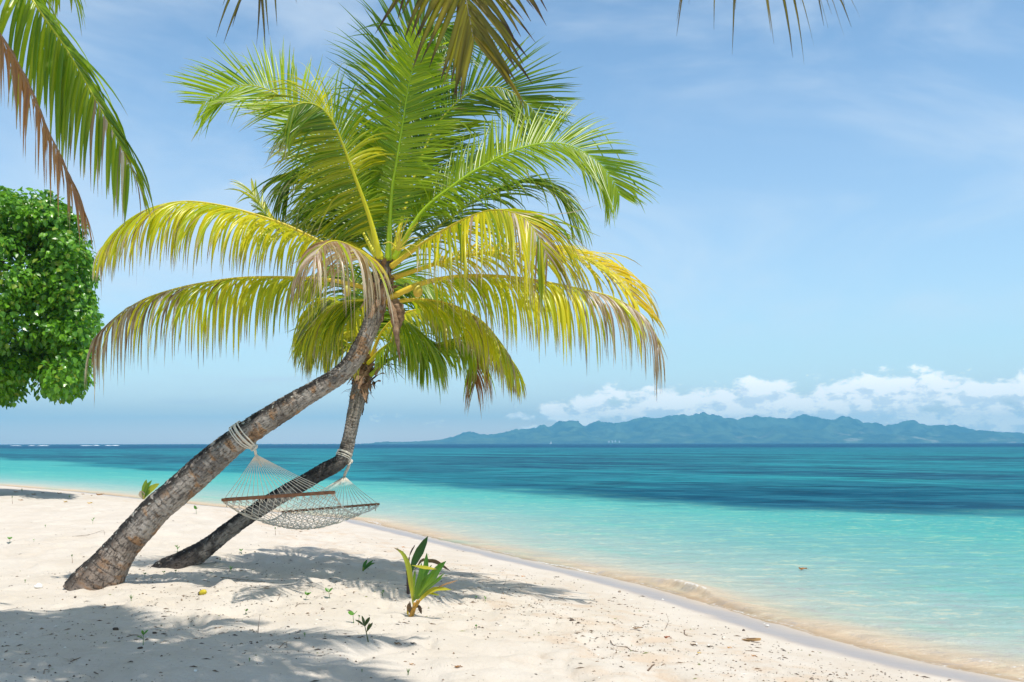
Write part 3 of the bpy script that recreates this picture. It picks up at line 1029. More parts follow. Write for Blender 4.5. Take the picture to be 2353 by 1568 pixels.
specs1 = [
    # upper left, reaching up and away
    FR(pts=[(880, 600, c), (828, 490, c + .2), (765, 365, c + .4), (708, 275, c + .5), (668, 236, c + .5), (625, 209, c + .5), (582, 196, c + .5), (540, 199, c + .5), (496, 219, c + .5), (462, 240, c + .5)], up=(.25, -.9, .40), L=.62, droop=.12, vee=.10,
       base=GREEN, tint=LIME * 1.2, tint_amt=.6, tipdry=.93, a0=58, a1=30, dens=1.5, full=.8),
    # left of centre, arching to the viewer
    FR(pts=[(874, 592, c - .1), (850, 500, c - .25), (818, 410, c - .45), (788, 330, c - .65), (765, 278, c - .8), (735, 245, c - .95), (700, 236, c - 1.05), (668, 248, c - 1.15)], up=(.1, -.9, .55), L=.72, droop=.75, vee=-.45, a0=100, a1=40, dens=1.45, base=GREEN * .9, tint=YELLOW, tint_amt=.22,
       tipdry=.85, rib=YELLOW, rib_r=.03),
    # tall, upright, seen from below
    FR(pts=[(892, 598, c - .05), (901, 444, c - .1), (912, 372, c - .15), (926, 286, c - .2), (940, 200, c - .3), (955, 143, c - .4), (972, 104, c - .5), (985, 95, c - .65)], up=(0, -1, .15), n=92, L=.56, droop=.22, vee=.08, dens=1.3, base=GREEN * 1.2, tint=LIME * 1.2, tint_amt=.5,
       a0=78, a1=48, cut=(.72, .97, .62), tipdry=.90, rib=LIME * 1.2, rib_r=.026),
    # upright behind it, dark
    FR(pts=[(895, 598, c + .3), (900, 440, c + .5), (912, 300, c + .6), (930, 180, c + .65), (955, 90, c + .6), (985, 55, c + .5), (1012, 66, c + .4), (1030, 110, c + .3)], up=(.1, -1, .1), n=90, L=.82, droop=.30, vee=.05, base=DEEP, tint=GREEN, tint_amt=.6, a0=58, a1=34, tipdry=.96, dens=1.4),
    # upper right
    FR(pts=[(900, 598, c + .2), (945, 430, c + .4), (990, 312, c + .5), (1020, 268, c + .5), (1056, 231, c + .5), (1093, 208, c + .45), (1134, 200, c + .4), (1171, 209, c + .35), (1209, 237, c + .3), (1234, 262, c + .3), (1250, 284, c + .3)], up=(-.2, -.95, .3), n=90, L=.66,
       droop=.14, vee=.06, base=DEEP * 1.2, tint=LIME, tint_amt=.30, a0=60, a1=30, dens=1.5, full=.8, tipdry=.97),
    # right, high
    FR(pts=[(905, 596, c - .1), (968, 490, c - .2), (1046, 424, c - .3), (1109, 383, c - .35), (1178, 348, c - .4), (1234, 332, c - .4), (1281, 329, c - .4), (1328, 342, c - .4), (1375, 373, c - .4), (1406, 410, c - .4), (1425, 450, c - .4)], up=(-.15, -.75, .65), n=92, L=.60,
       droop=.30, vee=.08, base=GREEN, tint=LIME, tint_amt=.5, a0=68, a1=30, dens=1.5, full=.8, tipdry=.95, rib=LIME * 1.3),
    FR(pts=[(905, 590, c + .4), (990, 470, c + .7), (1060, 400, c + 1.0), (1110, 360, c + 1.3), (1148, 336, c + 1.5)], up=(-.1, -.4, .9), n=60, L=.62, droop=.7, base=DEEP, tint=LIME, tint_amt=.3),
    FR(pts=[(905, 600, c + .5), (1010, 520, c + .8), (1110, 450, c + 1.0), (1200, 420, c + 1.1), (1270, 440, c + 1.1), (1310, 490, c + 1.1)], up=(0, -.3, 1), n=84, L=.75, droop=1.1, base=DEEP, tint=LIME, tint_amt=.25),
    # left, yellow
    FR(pts=[(868, 612, c), (800, 582, c - .05), (734, 553, c - .1), (653, 515, c - .15), (559, 484, c - .2), (496, 469, c - .25), (434, 462, c - .3), (378, 468, c - .3), (324, 487, c - .3), (278, 518, c - .3), (240, 560, c - .3)], up=(0, -.10, 1), n=96, L=.74, droop=2.6, vee=-.30,
       base=LIME, tint=YELLOW, tint_amt=.65, dry=([0, .55, .7, .85, 1], [0, .03, .22, .28, .35]), dry_col=(BROWN, ASH), tipdry=.78, rib=GOLD),
    # left, lower, half dried
    FR(pts=[(868, 668, c + .1), (770, 645, c + .1), (678, 638, c + .05), (559, 638, c), (465, 650, c), (403, 663, c), (340, 683, c), (293, 708, c), (256, 736, c), (224, 771, c), (212, 806, c)], up=(0, .15, 1), n=98, L=.74, droop=3.6, vee=-.40, base=LIME * .9, tint=YELLOW, tint_amt=.45,
       dry=([0, .35, .5, .62, .8, 1], [0.02, .06, .35, .75, .97, .97]), dry_col=(BROWN * .95, ASH), tipdry=.80, rib=GOLD),
    # towards the viewer, ashen
    FR(pts=[(878, 622, c - .1), (850, 592, c - .5), (815, 570, c - .9), (785, 556, c - 1.25), (762, 554, c - 1.5), (740, 566, c - 1.75), (722, 590, c - 1.9)], up=(.2, -.2, 1), n=54, L=.72, wid=.040, droop=2.0, vee=-.30, base=LIME, tint=GOLD, tint_amt=.5,
       dry=([0, .12, .3, .6, 1], [.35, .70, .92, .95, .95]), dry_col=(BROWN * 1.3, ASH * 1.05), tipdry=.6, rib=GOLD, label='drooping frond dried ashen grey'),
    # right, towards the viewer
    FR(pts=[(900, 612, c - .1), (984, 552, c - .4), (1062, 507, c - .7), (1125, 484, c - .95), (1172, 487, c - 1.1), (1212, 507, c - 1.2), (1243, 554, c - 1.25), (1259, 592, c - 1.25)], up=(-.1, -.5, .9), n=92, L=.86, droop=1.1, vee=-.25, base=GREEN, tint=YELLOW, tint_amt=.62,
       dry=([0, .4, .55, .8, 1], [.02, .08, .22, .40, .45]), dry_col=(BROWN, ASH * 1.1), tipdry=.82, rib=GOLD),
    # right, yellow
    FR(pts=[(898, 640, c + .1), (1040, 596, c + .2), (1170, 574, c + .25), (1260, 574, c + .3), (1340, 590, c + .3), (1398, 618, c + .3), (1440, 655, c + .3), (1466, 700, c + .3)], up=(-.1, -.5, .9), n=88, L=.76, droop=1.1, vee=.10, base=YELLOW, tint=GOLD, tint_amt=.45,
       dry=([0, .8, 1], [0, .08, .30]), tipdry=.80, rib=GOLD, label='frond turned deep yellow'),
    # right, lower, dry tip
    FR(pts=[(886, 692, c), (930, 668, c - .05), (980, 648, c - .05), (1047, 636, c - .1), (1109, 634, c - .1), (1172, 637, c - .15), (1234, 645, c - .2), (1297, 657, c - .2), (1359, 670, c - .25), (1406, 683, c - .25), (1447, 704, c - .25), (1484, 731, c - .25), (1505, 765, c - .25), (1515, 800, c - .25)],
       up=(0, -.2, 1), n=104, L=.78, droop=3.0, vee=-.28, base=LIME, tint=YELLOW, tint_amt=.60, dry=([0, .40, .55, .68, .85, 1], [0.02, .05, .25, .75, .95, .95]), dry_col=(BROWN, ASH * 1.15), tipdry=.80, rib=GOLD, rib_r=.03),
    # behind, left
    FR(pts=[(872, 610, c + .3), (795, 548, c + .6), (722, 520, c + .9), (660, 517, c + 1.1), (622, 500, c + 1.2), (600, 470, c + 1.25), (580, 440, c + 1.3)], up=(0, -.3, 1), n=70, L=.44, droop=1.3, base=GREEN, tint=YELLOW, tint_amt=.5, tipdry=.8, cut=(.45, .86, .45)),
    FR(pts=[(870, 600, c + .3), (815, 500, c + .5), (760, 420, c + .6), (715, 390, c + .7), (680, 400, c + .75), (655, 440, c + .8)], up=(.1, -.5, .9), n=80, L=.70, droop=1.4, vee=-.15, base=DEEP, tint=GREEN, tint_amt=.4),
    FR(pts=[(872, 605, c + .5), (830, 520, c + .9), (790, 470, c + 1.2), (750, 460, c + 1.5), (715, 480, c + 1.7)], up=(.1, -.5, .9), n=70, L=.68, droop=1.2, vee=-.15, base=DEEP, tint=GREEN, tint_amt=.4),
    # short ones hanging under the crown
    FR(pts=[(890, 700, c + .2), (930, 690, c + .3), (985, 690, c + .4), (1050, 705, c + .5), (1110, 740, c + .55), (1160, 800, c + .6), (1185, 845, c + .6)], up=(0, -.2, 1), n=88, L=.60, droop=2.4, vee=-.3, base=LIME, tint=YELLOW, tint_amt=.55, dry=([0, .8, 1], [0, .1, .5]), tipdry=.8, rib=GOLD),
    FR(pts=[(880, 690, c + .3), (925, 730, c + .5), (965, 760, c + .8), (1000, 800, c + 1.0)], up=(0, -.6, .7), n=64, L=.66, droop=1.8, vee=-.2, base=GREEN, tint=LIME, tint_amt=.5),
    FR(pts=[(868, 690, c + .2), (830, 690, c + .3), (785, 695, c + .4), (745, 715, c + .5), (715, 750, c + .5)], up=(0, -.4, .9), n=76, L=.70, droop=2.6, vee=-.3, base=GREEN, tint=YELLOW, tint_amt=.45, dry=([0, 1], [.02, .2]), tipdry=.85),
]
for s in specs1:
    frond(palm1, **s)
coconut(palm1, P(960, 668, c - .15), .066, (.62, .42, .05), (.50, .44, .06))
coconut(palm1, P(798, 668, c - .1), .055, (.55, .42, .06), (.40, .40, .06))
coconut(palm1, P(935, 662, c + .1), .055, (.30, .34, .05), (.25, .32, .05))


def stalks(root, base, tips, name='flower_stalk', c=(.60, .50, .06), r=.012):
    mb = MB()
    for t in tips:
        t = np.asarray(t)
        mid = (base + t) / 2 + np.array([0, 0, .05])
        cv, _ = catmull([base, mid, t], 14)
        mb.tube(cv, np.linspace(r, r * .25, 14), 5, c)
    return mb.build(name, M_RIB, root)


stalks(palm1, P(915, 575, c - .25), [P(a, b, c - .35) for a, b in ((965, 545), (958, 515), (940, 500), (925, 510), (975, 572), (905, 520), (880, 560), (950, 590))])


def spathe(root, pts, w, name='dead_spathe'):
    C = np.array([P(*p) for p in pts])
    cv, L = catmull(C, 22)
    u = np.linspace(0, 1, 22)
    V, Fc = tube(cv, w * np.interp(u, [0, .2, .5, .8, 1], [.5, 1., .8, .35, .06]) * (1 + .12 * np.sin(u * 40)), 8)
    return mesh(name, V, Fc, M_SHEATH, root)


spathe(palm1, [(896, 690, c - .1), (905, 725, c - .15), (912, 770, c - .15), (920, 835, c - .15)], .045)
spathe(palm1, [(908, 690, c - .05), (918, 720, c - .08), (916, 745, c - .08), (912, 775, c - .08)], .07)

# --- the far palm
b2 = GP(418, 1300)
palm2 = thing('palm_tree', b2, 'slimmer coconut palm with the dark blackened trunk bent upright above the hammock', 'palm tree', 'palms the hammock hangs between')
D2 = b2[1]
k2 = D2 + .45
tp2 = [(352, 1345, D2, .235), (392, 1312, D2, .195), (432, 1284, D2 + .03, .150), (481, 1252, D2 + .07, .122), (549, 1200, D2 + .14, .110), (623, 1152, D2 + .22, .104), (698, 1108, D2 + .30, .098), (745, 1081, D2 + .36, .096), (775, 1064, D2 + .4, .094), (790, 1046, D2 + .42, .088), (797, 1024, k2, .084), (804, 995, k2, .083),
       (811, 963, k2, .084), (818, 936, k2, .088), (824, 905, k2, .098), (830, 875, k2, .105), (836, 845, k2, .09), (844, 815, k2, .07)]
tr2, path2, rad2 = trunk(palm2, tp2, M_BARK_DARK, (.075, .032), 23)
sheath(palm2, path2, rad2, .865, .985, 44, 9, .20)
q = k2
specs2 = [
    FR(pts=[(852, 862, q - .1), (878, 838, q - .2), (905, 822, q - .3), (940, 812, q - .35), (984, 798, q - .4), (1040, 780, q - .45), (1072, 776, q - .5), (1090, 800, q - .5), (1096, 840, q - .5), (1092, 880, q - .5)], up=(0, -.3, 1), n=78, L=.60, droop=2.4, vee=-.25, base=GREEN, tint=LIME, tint_amt=.6,
       u0=.30, dry=([0, .55, .68, .8, 1], [0, .05, .7, .95, 1]), dry_col=(BROWN, RUST), tipdry=.88, rib=LIME, label='short frond with a hanging dry brown tip'),
    FR(pts=[(845, 840, q), (880, 760, q - .1), (930, 720, q - .2), (1000, 712, q - .3), (1070, 745, q - .4), (1125, 800, q - .45), (1165, 838, q - .45)], up=(0, -.3, 1), n=84, L=.62, droop=2.2, vee=-.25, base=LIME, tint=YELLOW, tint_amt=.5, dry=([0, .75, 1], [0, .1, .6]), tipdry=.82, rib=GOLD),
    FR(pts=[(838, 835, q), (820, 760, q - .1), (790, 705, q - .2), (755, 690, q - .3), (722, 715, q - .35), (705, 755, q - .4)], up=(0, -.4, .9), n=84, L=.76, droop=2.4, vee=-.25, base=GREEN, tint=YELLOW, tint_amt=.40, dry=([0, 1], [.0, .15]), tipdry=.88),
    FR(pts=[(842, 830, q + .1), (850, 740, q + .15), (870, 670, q + .2), (920, 640, q + .2), (985, 660, q + .2), (1030, 720, q + .2)], up=(0, -.5, .8), n=84, L=.74, droop=1.9, vee=-.2, base=GREEN, tint=LIME, tint_amt=.35),
    FR(pts=[(840, 830, q + .2), (835, 730, q + .4), (810, 650, q + .5), (770, 620, q + .6), (725, 640, q + .6)], up=(0, -.5, .8), n=80, L=.74, droop=1.8, vee=-.2, base=DEEP, tint=LIME, tint_amt=.35),
    FR(pts=[(846, 835, q - .1), (880, 800, q - .3), (925, 775, q - .5), (960, 790, q - .65), (985, 830, q - .75)], up=(0, -.5, .8), n=64, L=.52, droop=2.0, vee=-.2, base=GREEN, tint=LIME, tint_amt=.3),
    FR(pts=[(838, 838, q - .05), (800, 790, q - .3), (760, 770, q - .5), (740, 800, q - .6)], up=(0, -.5, .8), n=64, L=.55, droop=2.2, vee=-.2, base=GREEN, tint=YELLOW, tint_amt=.35),
    FR(pts=[(844, 828, q + .3), (865, 720, q + .6), (885, 600, q + .8), (890, 480, q + .9), (880, 400, q + 1.)], up=(0, -1, .2), n=80, L=.72, droop=.6, base=DEEP, tint=GREEN, tint_amt=.4),
]
for s in specs2:
    frond(palm2, **s)
coconut(palm2, P(878, 829, q - .35), .048, (.10, .22, .03), (.14, .26, .04))
spathe(palm2, [(862, 862, q - .15), (885, 820, q - .2), (900, 780, q - .2), (905, 750, q - .2)], .03)
mb = MB()
for a, b in ((900, 860), (908, 880), (922, 858), (930, 872), (890, 868), (950, 845), (940, 850), (880, 885)):
    s0 = P(880 + random.uniform(-12, 14), 832 + random.uniform(-10, 10), q - .33)
    e0 = P(a, b, q - .4)
    cv, _ = catmull([s0, (s0 + e0) / 2 + np.array([0.02, 0, .03]), e0], 10)
    mb.tube(cv, np.linspace(.006, .002, 10), 4, (.14, .12, .06))
mb.build('flower_stalk', M_RIB, palm2)


# ------------------------------------------------------------------ palms above and behind the viewer
base3 = np.array([3.0, -1.6, float(ground_z(3.0, -1.6))])
palm3 = thing('palm_tree', base3, 'overhead coconut palm whose hanging frond ends reach into the top of the view', 'palm tree', 'palms overhanging the foreground')
K3 = np.array([-1.1, 5.9, 6.3])
C3 = [base3 + (.1, -.1, -.3), base3 + (-.4, .7, .75), base3 + (-1.3, 2.4, 2.75), base3 + (-2.6, 4.7, 4.6), K3 - (.35, .45, .5), K3]
cv, _ = catmull(C3, 130)
V, Fc = tube(cv, .115 + .10 * np.exp(-np.linspace(0, 16, 130)) + .004 * np.sin(np.linspace(0, 260, 130)), 20)
mesh('trunk', V, Fc, M_TWIG, palm3)
specs3 = [
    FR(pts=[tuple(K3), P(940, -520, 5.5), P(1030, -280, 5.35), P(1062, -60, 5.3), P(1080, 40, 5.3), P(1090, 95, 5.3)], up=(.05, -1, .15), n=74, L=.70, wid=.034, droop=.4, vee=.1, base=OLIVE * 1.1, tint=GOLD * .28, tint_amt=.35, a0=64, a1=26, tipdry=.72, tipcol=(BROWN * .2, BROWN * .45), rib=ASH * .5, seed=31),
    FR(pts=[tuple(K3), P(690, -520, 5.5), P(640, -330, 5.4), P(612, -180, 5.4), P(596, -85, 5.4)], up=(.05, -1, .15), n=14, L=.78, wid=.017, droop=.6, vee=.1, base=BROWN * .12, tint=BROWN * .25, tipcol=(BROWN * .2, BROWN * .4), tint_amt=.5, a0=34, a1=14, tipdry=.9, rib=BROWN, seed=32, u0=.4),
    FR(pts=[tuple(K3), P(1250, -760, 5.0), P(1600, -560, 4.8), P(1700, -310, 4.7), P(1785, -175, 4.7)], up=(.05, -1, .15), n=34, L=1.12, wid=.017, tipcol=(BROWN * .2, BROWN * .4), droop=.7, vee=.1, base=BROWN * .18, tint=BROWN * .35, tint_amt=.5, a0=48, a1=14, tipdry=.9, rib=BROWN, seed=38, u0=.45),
]
for dx, dy, dz in ((-1.7, .5, -.15), (-2.4, -.7, -.2), (-1.5, -1.7, -.2), (.2, -2.4, .1), (1.9, -.9, .2), (2.0, .3, .5), (-2.1, 1.0, .45), (-.6, 1.0, 1.6), (.7, .8, 1.7), (-1.3, -.8, .9), (.5, -1.3, 1.2), (-2.3, .2, .1), (-2.2, -.3, .6), (-1.9, .9, .0), (-1.2, -1.9, .5), (1.2, -1.6, .3), (-1.0, 1.3, .9), (-2.5, .6, .5), (1.6, .2, .3), (.9, -2.0, .0), (-.5, -2.3, .6)):
    e = K3 + np.array([dx, dy, dz])
    m1 = K3 + np.array([dx * .45, dy * .45, dz * .5 + .55])
    m2 = K3 + np.array([dx * .8, dy * .8, dz * .8 + .45])
    specs3.append(FR(pts=[tuple(K3), tuple(m1), tuple(m2), tuple(e)], n=60, L=.72, wid=.04, droop=1.3, base=GREEN, tint=LIME, tint_amt=.3))
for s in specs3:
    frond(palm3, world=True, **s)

base4 = np.array([-7.4, 6.2, float(ground_z(-7.4, 6.2))])
palm4 = thing('palm_tree', base4, 'coconut palm with one green and one dead brown frond hanging above the leafy tree', 'palm tree', 'palms overhanging the foreground')
K4 = P(-330, -470, 8.1)
cv, _ = catmull([base4 - (0, 0, .3), base4 + (.2, .1, 1.0), (base4 + K4) / 2 + (-.25, 0, .1), K4], 130)
V, Fc = tube(cv, .125 + .10 * np.exp(-np.linspace(0, 16, 130)) + .004 * np.sin(np.linspace(0, 260, 130)), 20)
mesh('trunk', V, Fc, M_TWIG, palm4)
specs4 = [
    FR(pts=[tuple(K4), P(-190, -430, 7.9), P(-60, -270, 7.7), P(30, -80, 7.6), P(77, 0, 7.6), P(120, 63, 7.6), P(158, 118, 7.6), P(207, 204, 7.6), P(250, 281, 7.6), P(278, 335, 7.6), P(298, 380, 7.6)], up=(.55, -.5, .6), n=104, L=.80, wid=.034, droop=1.9, vee=-.30, base=GREEN * .9, tint=LIME,
       tint_amt=.40, dry=([0, .75, .9, 1], [0, .02, .3, .6]), dry_col=(BROWN, ASH), tipdry=.88, rib=YELLOW, side_l=(1.0, 1.15), seed=41),
    FR(pts=[tuple(K4), P(-220, -200, 7.4), P(-90, -50, 7.2), P(0, 75, 7.1), P(50, 158, 7.1), P(92, 253, 7.1), P(128, 334, 7.1), P(156, 394, 7.1), P(180, 450, 7.1), P(192, 480, 7.1)], up=(.5, -.4, .7), n=84, L=.60, wid=.026, droop=3.4, vee=-.5, base=RUST, tint=BROWN, tint_amt=.5,
       dry=([0, 1], [1, 1]), dry_col=(RUST, BROWN * 1.5), tipdry=.8, rib=BROWN, a0=45, a1=14, seed=42, label='dead frond dried rust brown'),
    FR(pts=[tuple(K4), P(-200, -520, 8.0), P(-60, -420, 8.0), P(60, -230, 8.0), P(140, -60, 8.0)], up=(.4, -.5, .7), n=80, L=.7, wid=.036, droop=1.8, vee=-.3, base=GREEN, tint=LIME, tint_amt=.3, seed=43),
]
for dx, dy, dz in ((-2.2, .4, -.1), (-1.6, -1.6, .1), (-.3, -2.3, .1), (-.6, 2.1, .9), (-1.5, 1.2, 1.0), (.6, -.4, 2.1)):
    e = K4 + np.array([dx, dy, dz])
    specs4.append(FR(pts=[tuple(K4), tuple(K4 + np.array([dx * .45, dy * .45, dz * .5 + .5])), tuple(K4 + np.array([dx * .8, dy * .8, dz * .8 + .4])), tuple(e)], n=60, L=.72, wid=.04, droop=1.3, base=GREEN, tint=LIME, tint_amt=.3))
for s in specs4:
    frond(palm4, world=True, **s)


# ------------------------------------------------------------------ broadleaf tree
def broadleaf():
    r = np.random.default_rng(5)
    TS = 1.27
    bx, by = -15.6 * TS, 25.4 * TS
    root = thing('broadleaf_tree', (bx, by, float(ground_z(bx, by))), 'dense glossy green broadleaf tree with heart shaped leaves at the shore', 'tree')
    gz = W[root.name][2]
    ctr = np.array([-14.3 * TS, 25.2 * TS, 1.6 + 3.7 * TS])
    mb = MB()
    cv, _ = catmull([(bx, by, gz - .3), (bx + .1, by, gz + 1.8), (bx + .45, by, gz + 4.1)], 30)
    V, Fc = tube(cv, np.linspace(.34, .24, 30), 16)
    mesh('trunk', V, Fc, M_TWIG, root)
    # outline of the crown: right edge for each height, lower and upper edge for each column
    edge_y = [432, 445, 462, 480, 500, 530, 560, 600, 640, 690, 730, 790, 830, 890, 920, 936]
    edge_x = [20, 80, 118, 150, 172, 168, 188, 214, 212, 204, 222, 214, 196, 198, 172, 30]
    low_x, low_y = [-300, -60, 0, 32, 46, 62, 90, 130, 168, 200, 230], [930, 936, 936, 930, 884, 880, 908, 930, 922, 886, 800]
    top_x, top_y = [-300, -60, 0, 30, 66, 100, 130, 172, 190, 230], [470, 440, 432, 446, 470, 444, 468, 496, 545, 600]
    clumps = []

    def take(p, rc, slack=0.):
        sx, sy, k = HX + p[0] / p[1] * F, HY - (p[2] - CZ) / p[1] * F, F / p[1]
        if sx + rc * k * .9 > np.interp(sy, edge_y, edge_x) + slack:
            return
        if sy + rc * k * .85 > np.interp(sx, low_x, low_y) or sy - rc * k * .85 < np.interp(sx, top_x, top_y) - slack:
            return
        clumps.append((p, rc))

    tries = 0
    while len(clumps) < 540 and tries < 40000:
        tries += 1
        v = r.normal(0, 1, 3)
        v /= np.linalg.norm(v)
        if v[1] > .55 and r.random() < .6:
            continue
        p = ctr + v * np.array([4.0, 3.2, 3.0]) * TS * r.uniform(.70, 1.0) + r.normal(0, .15, 3)
        take(p, r.uniform(.32, .66) * TS, 8)
    for sy in np.arange(444, 934, 9):
        lim = np.interp(sy, edge_y, edge_x)
        for k in range(3):
            d = r.uniform(23.2, 26.0) * TS
            rc = r.uniform(.20, .50) * TS
            take(P(lim - rc / d * F - r.uniform(-14, 44), sy, d), rc, r.uniform(-6, 20))
    for a, b in ((88, 452), (104, 446), (122, 462), (140, 478), (158, 492), (172, 502), (150, 500), (10, 440), (70, 462), (40, 452), (182, 520)):
        clumps.append((P(a, b, (24.5 + r.uniform(-.6, .6)) * TS), r.uniform(.16, .26) * TS))
    Vs, Fs, Cs, cnt = [], [], [], 0
    leaf = np.array([(0, 0, 0), (.30, -.36, .05), (.62, -.30, .03), (1., 0, -.10), (.62, .30, .03), (.30, .36, .05), (.45, 0, -.07)], float)
    leaf[0] = (.06, 0, 0)
    lf = [(0, 1, 6), (1, 2, 6), (2, 3, 6), (3, 4, 6), (4, 5, 6), (5, 0, 6)]
    for p, rc in clumps:
        out = p - ctr
        out = out / np.linalg.norm(out)
        n = int(118 * (rc / TS / .55) ** 2) + 8
        v = nrmz(r.normal(0, 1, (n, 3)) + out * .55 + np.array([0, 0, .35]))
        pos = p + v * rc * (r.random((n, 1)) ** .35) * np.array([1.1, 1.1, .8])
        # blade hangs outwards and down
        ax = nrmz(v * .55 + np.array([0, 0, -.75]) + r.normal(0, .40, (n, 3)))
        nn = nrmz(v * .7 + np.array([0.1, -.2, .75]) + r.normal(0, .45, (n, 3)))
        nn = nrmz(nn - (nn * ax).sum(1, keepdims=True) * ax)
        sd = np.cross(nn, ax)
        sz = r.uniform(.10, .19, (n, 1, 1)) * TS
        V = pos[:, None] + sz * (leaf[None, :, :1] * ax[:, None] + leaf[None, :, 1:2] * sd[:, None] + leaf[None, :, 2:] * nn[:, None])
        hue = r.random(n)
        c = lerp(np.array((.060, .19, .014)), np.array((.20, .44, .024)), hue ** 1.3)
        young = r.random(n) < .06
        c[young] = (.22, .32, .03)
        Vs.append(V.reshape(-1, 3))
        Cs.append(np.repeat(c, 7, 0))
        b = (np.arange(n) * 7 + cnt)[:, None, None] + np.array(lf)[None]
        Fs.append(b.reshape(-1, 3))
        cnt += 7 * n
    mesh('crown', np.vstack(Vs), np.vstack(Fs), M_BROAD, root, col=np.vstack(Cs), smooth=False)
    r2 = random.Random(3)
    top = np.array([bx + .45, by, gz + 4.0])
    for k in range(16):
        p, _rc = clumps[r2.randrange(len(clumps))]
        e = ctr + (p - ctr) * .70
        mid = (top + e) / 2 + np.array([0, 0, .6])
        cv, _ = catmull([top, mid, e], 18)
        V, Fc = tube(cv, np.linspace(.12, .02, 18), 7)
        mesh('limb', V, Fc, M_TWIG, root)


broadleaf()


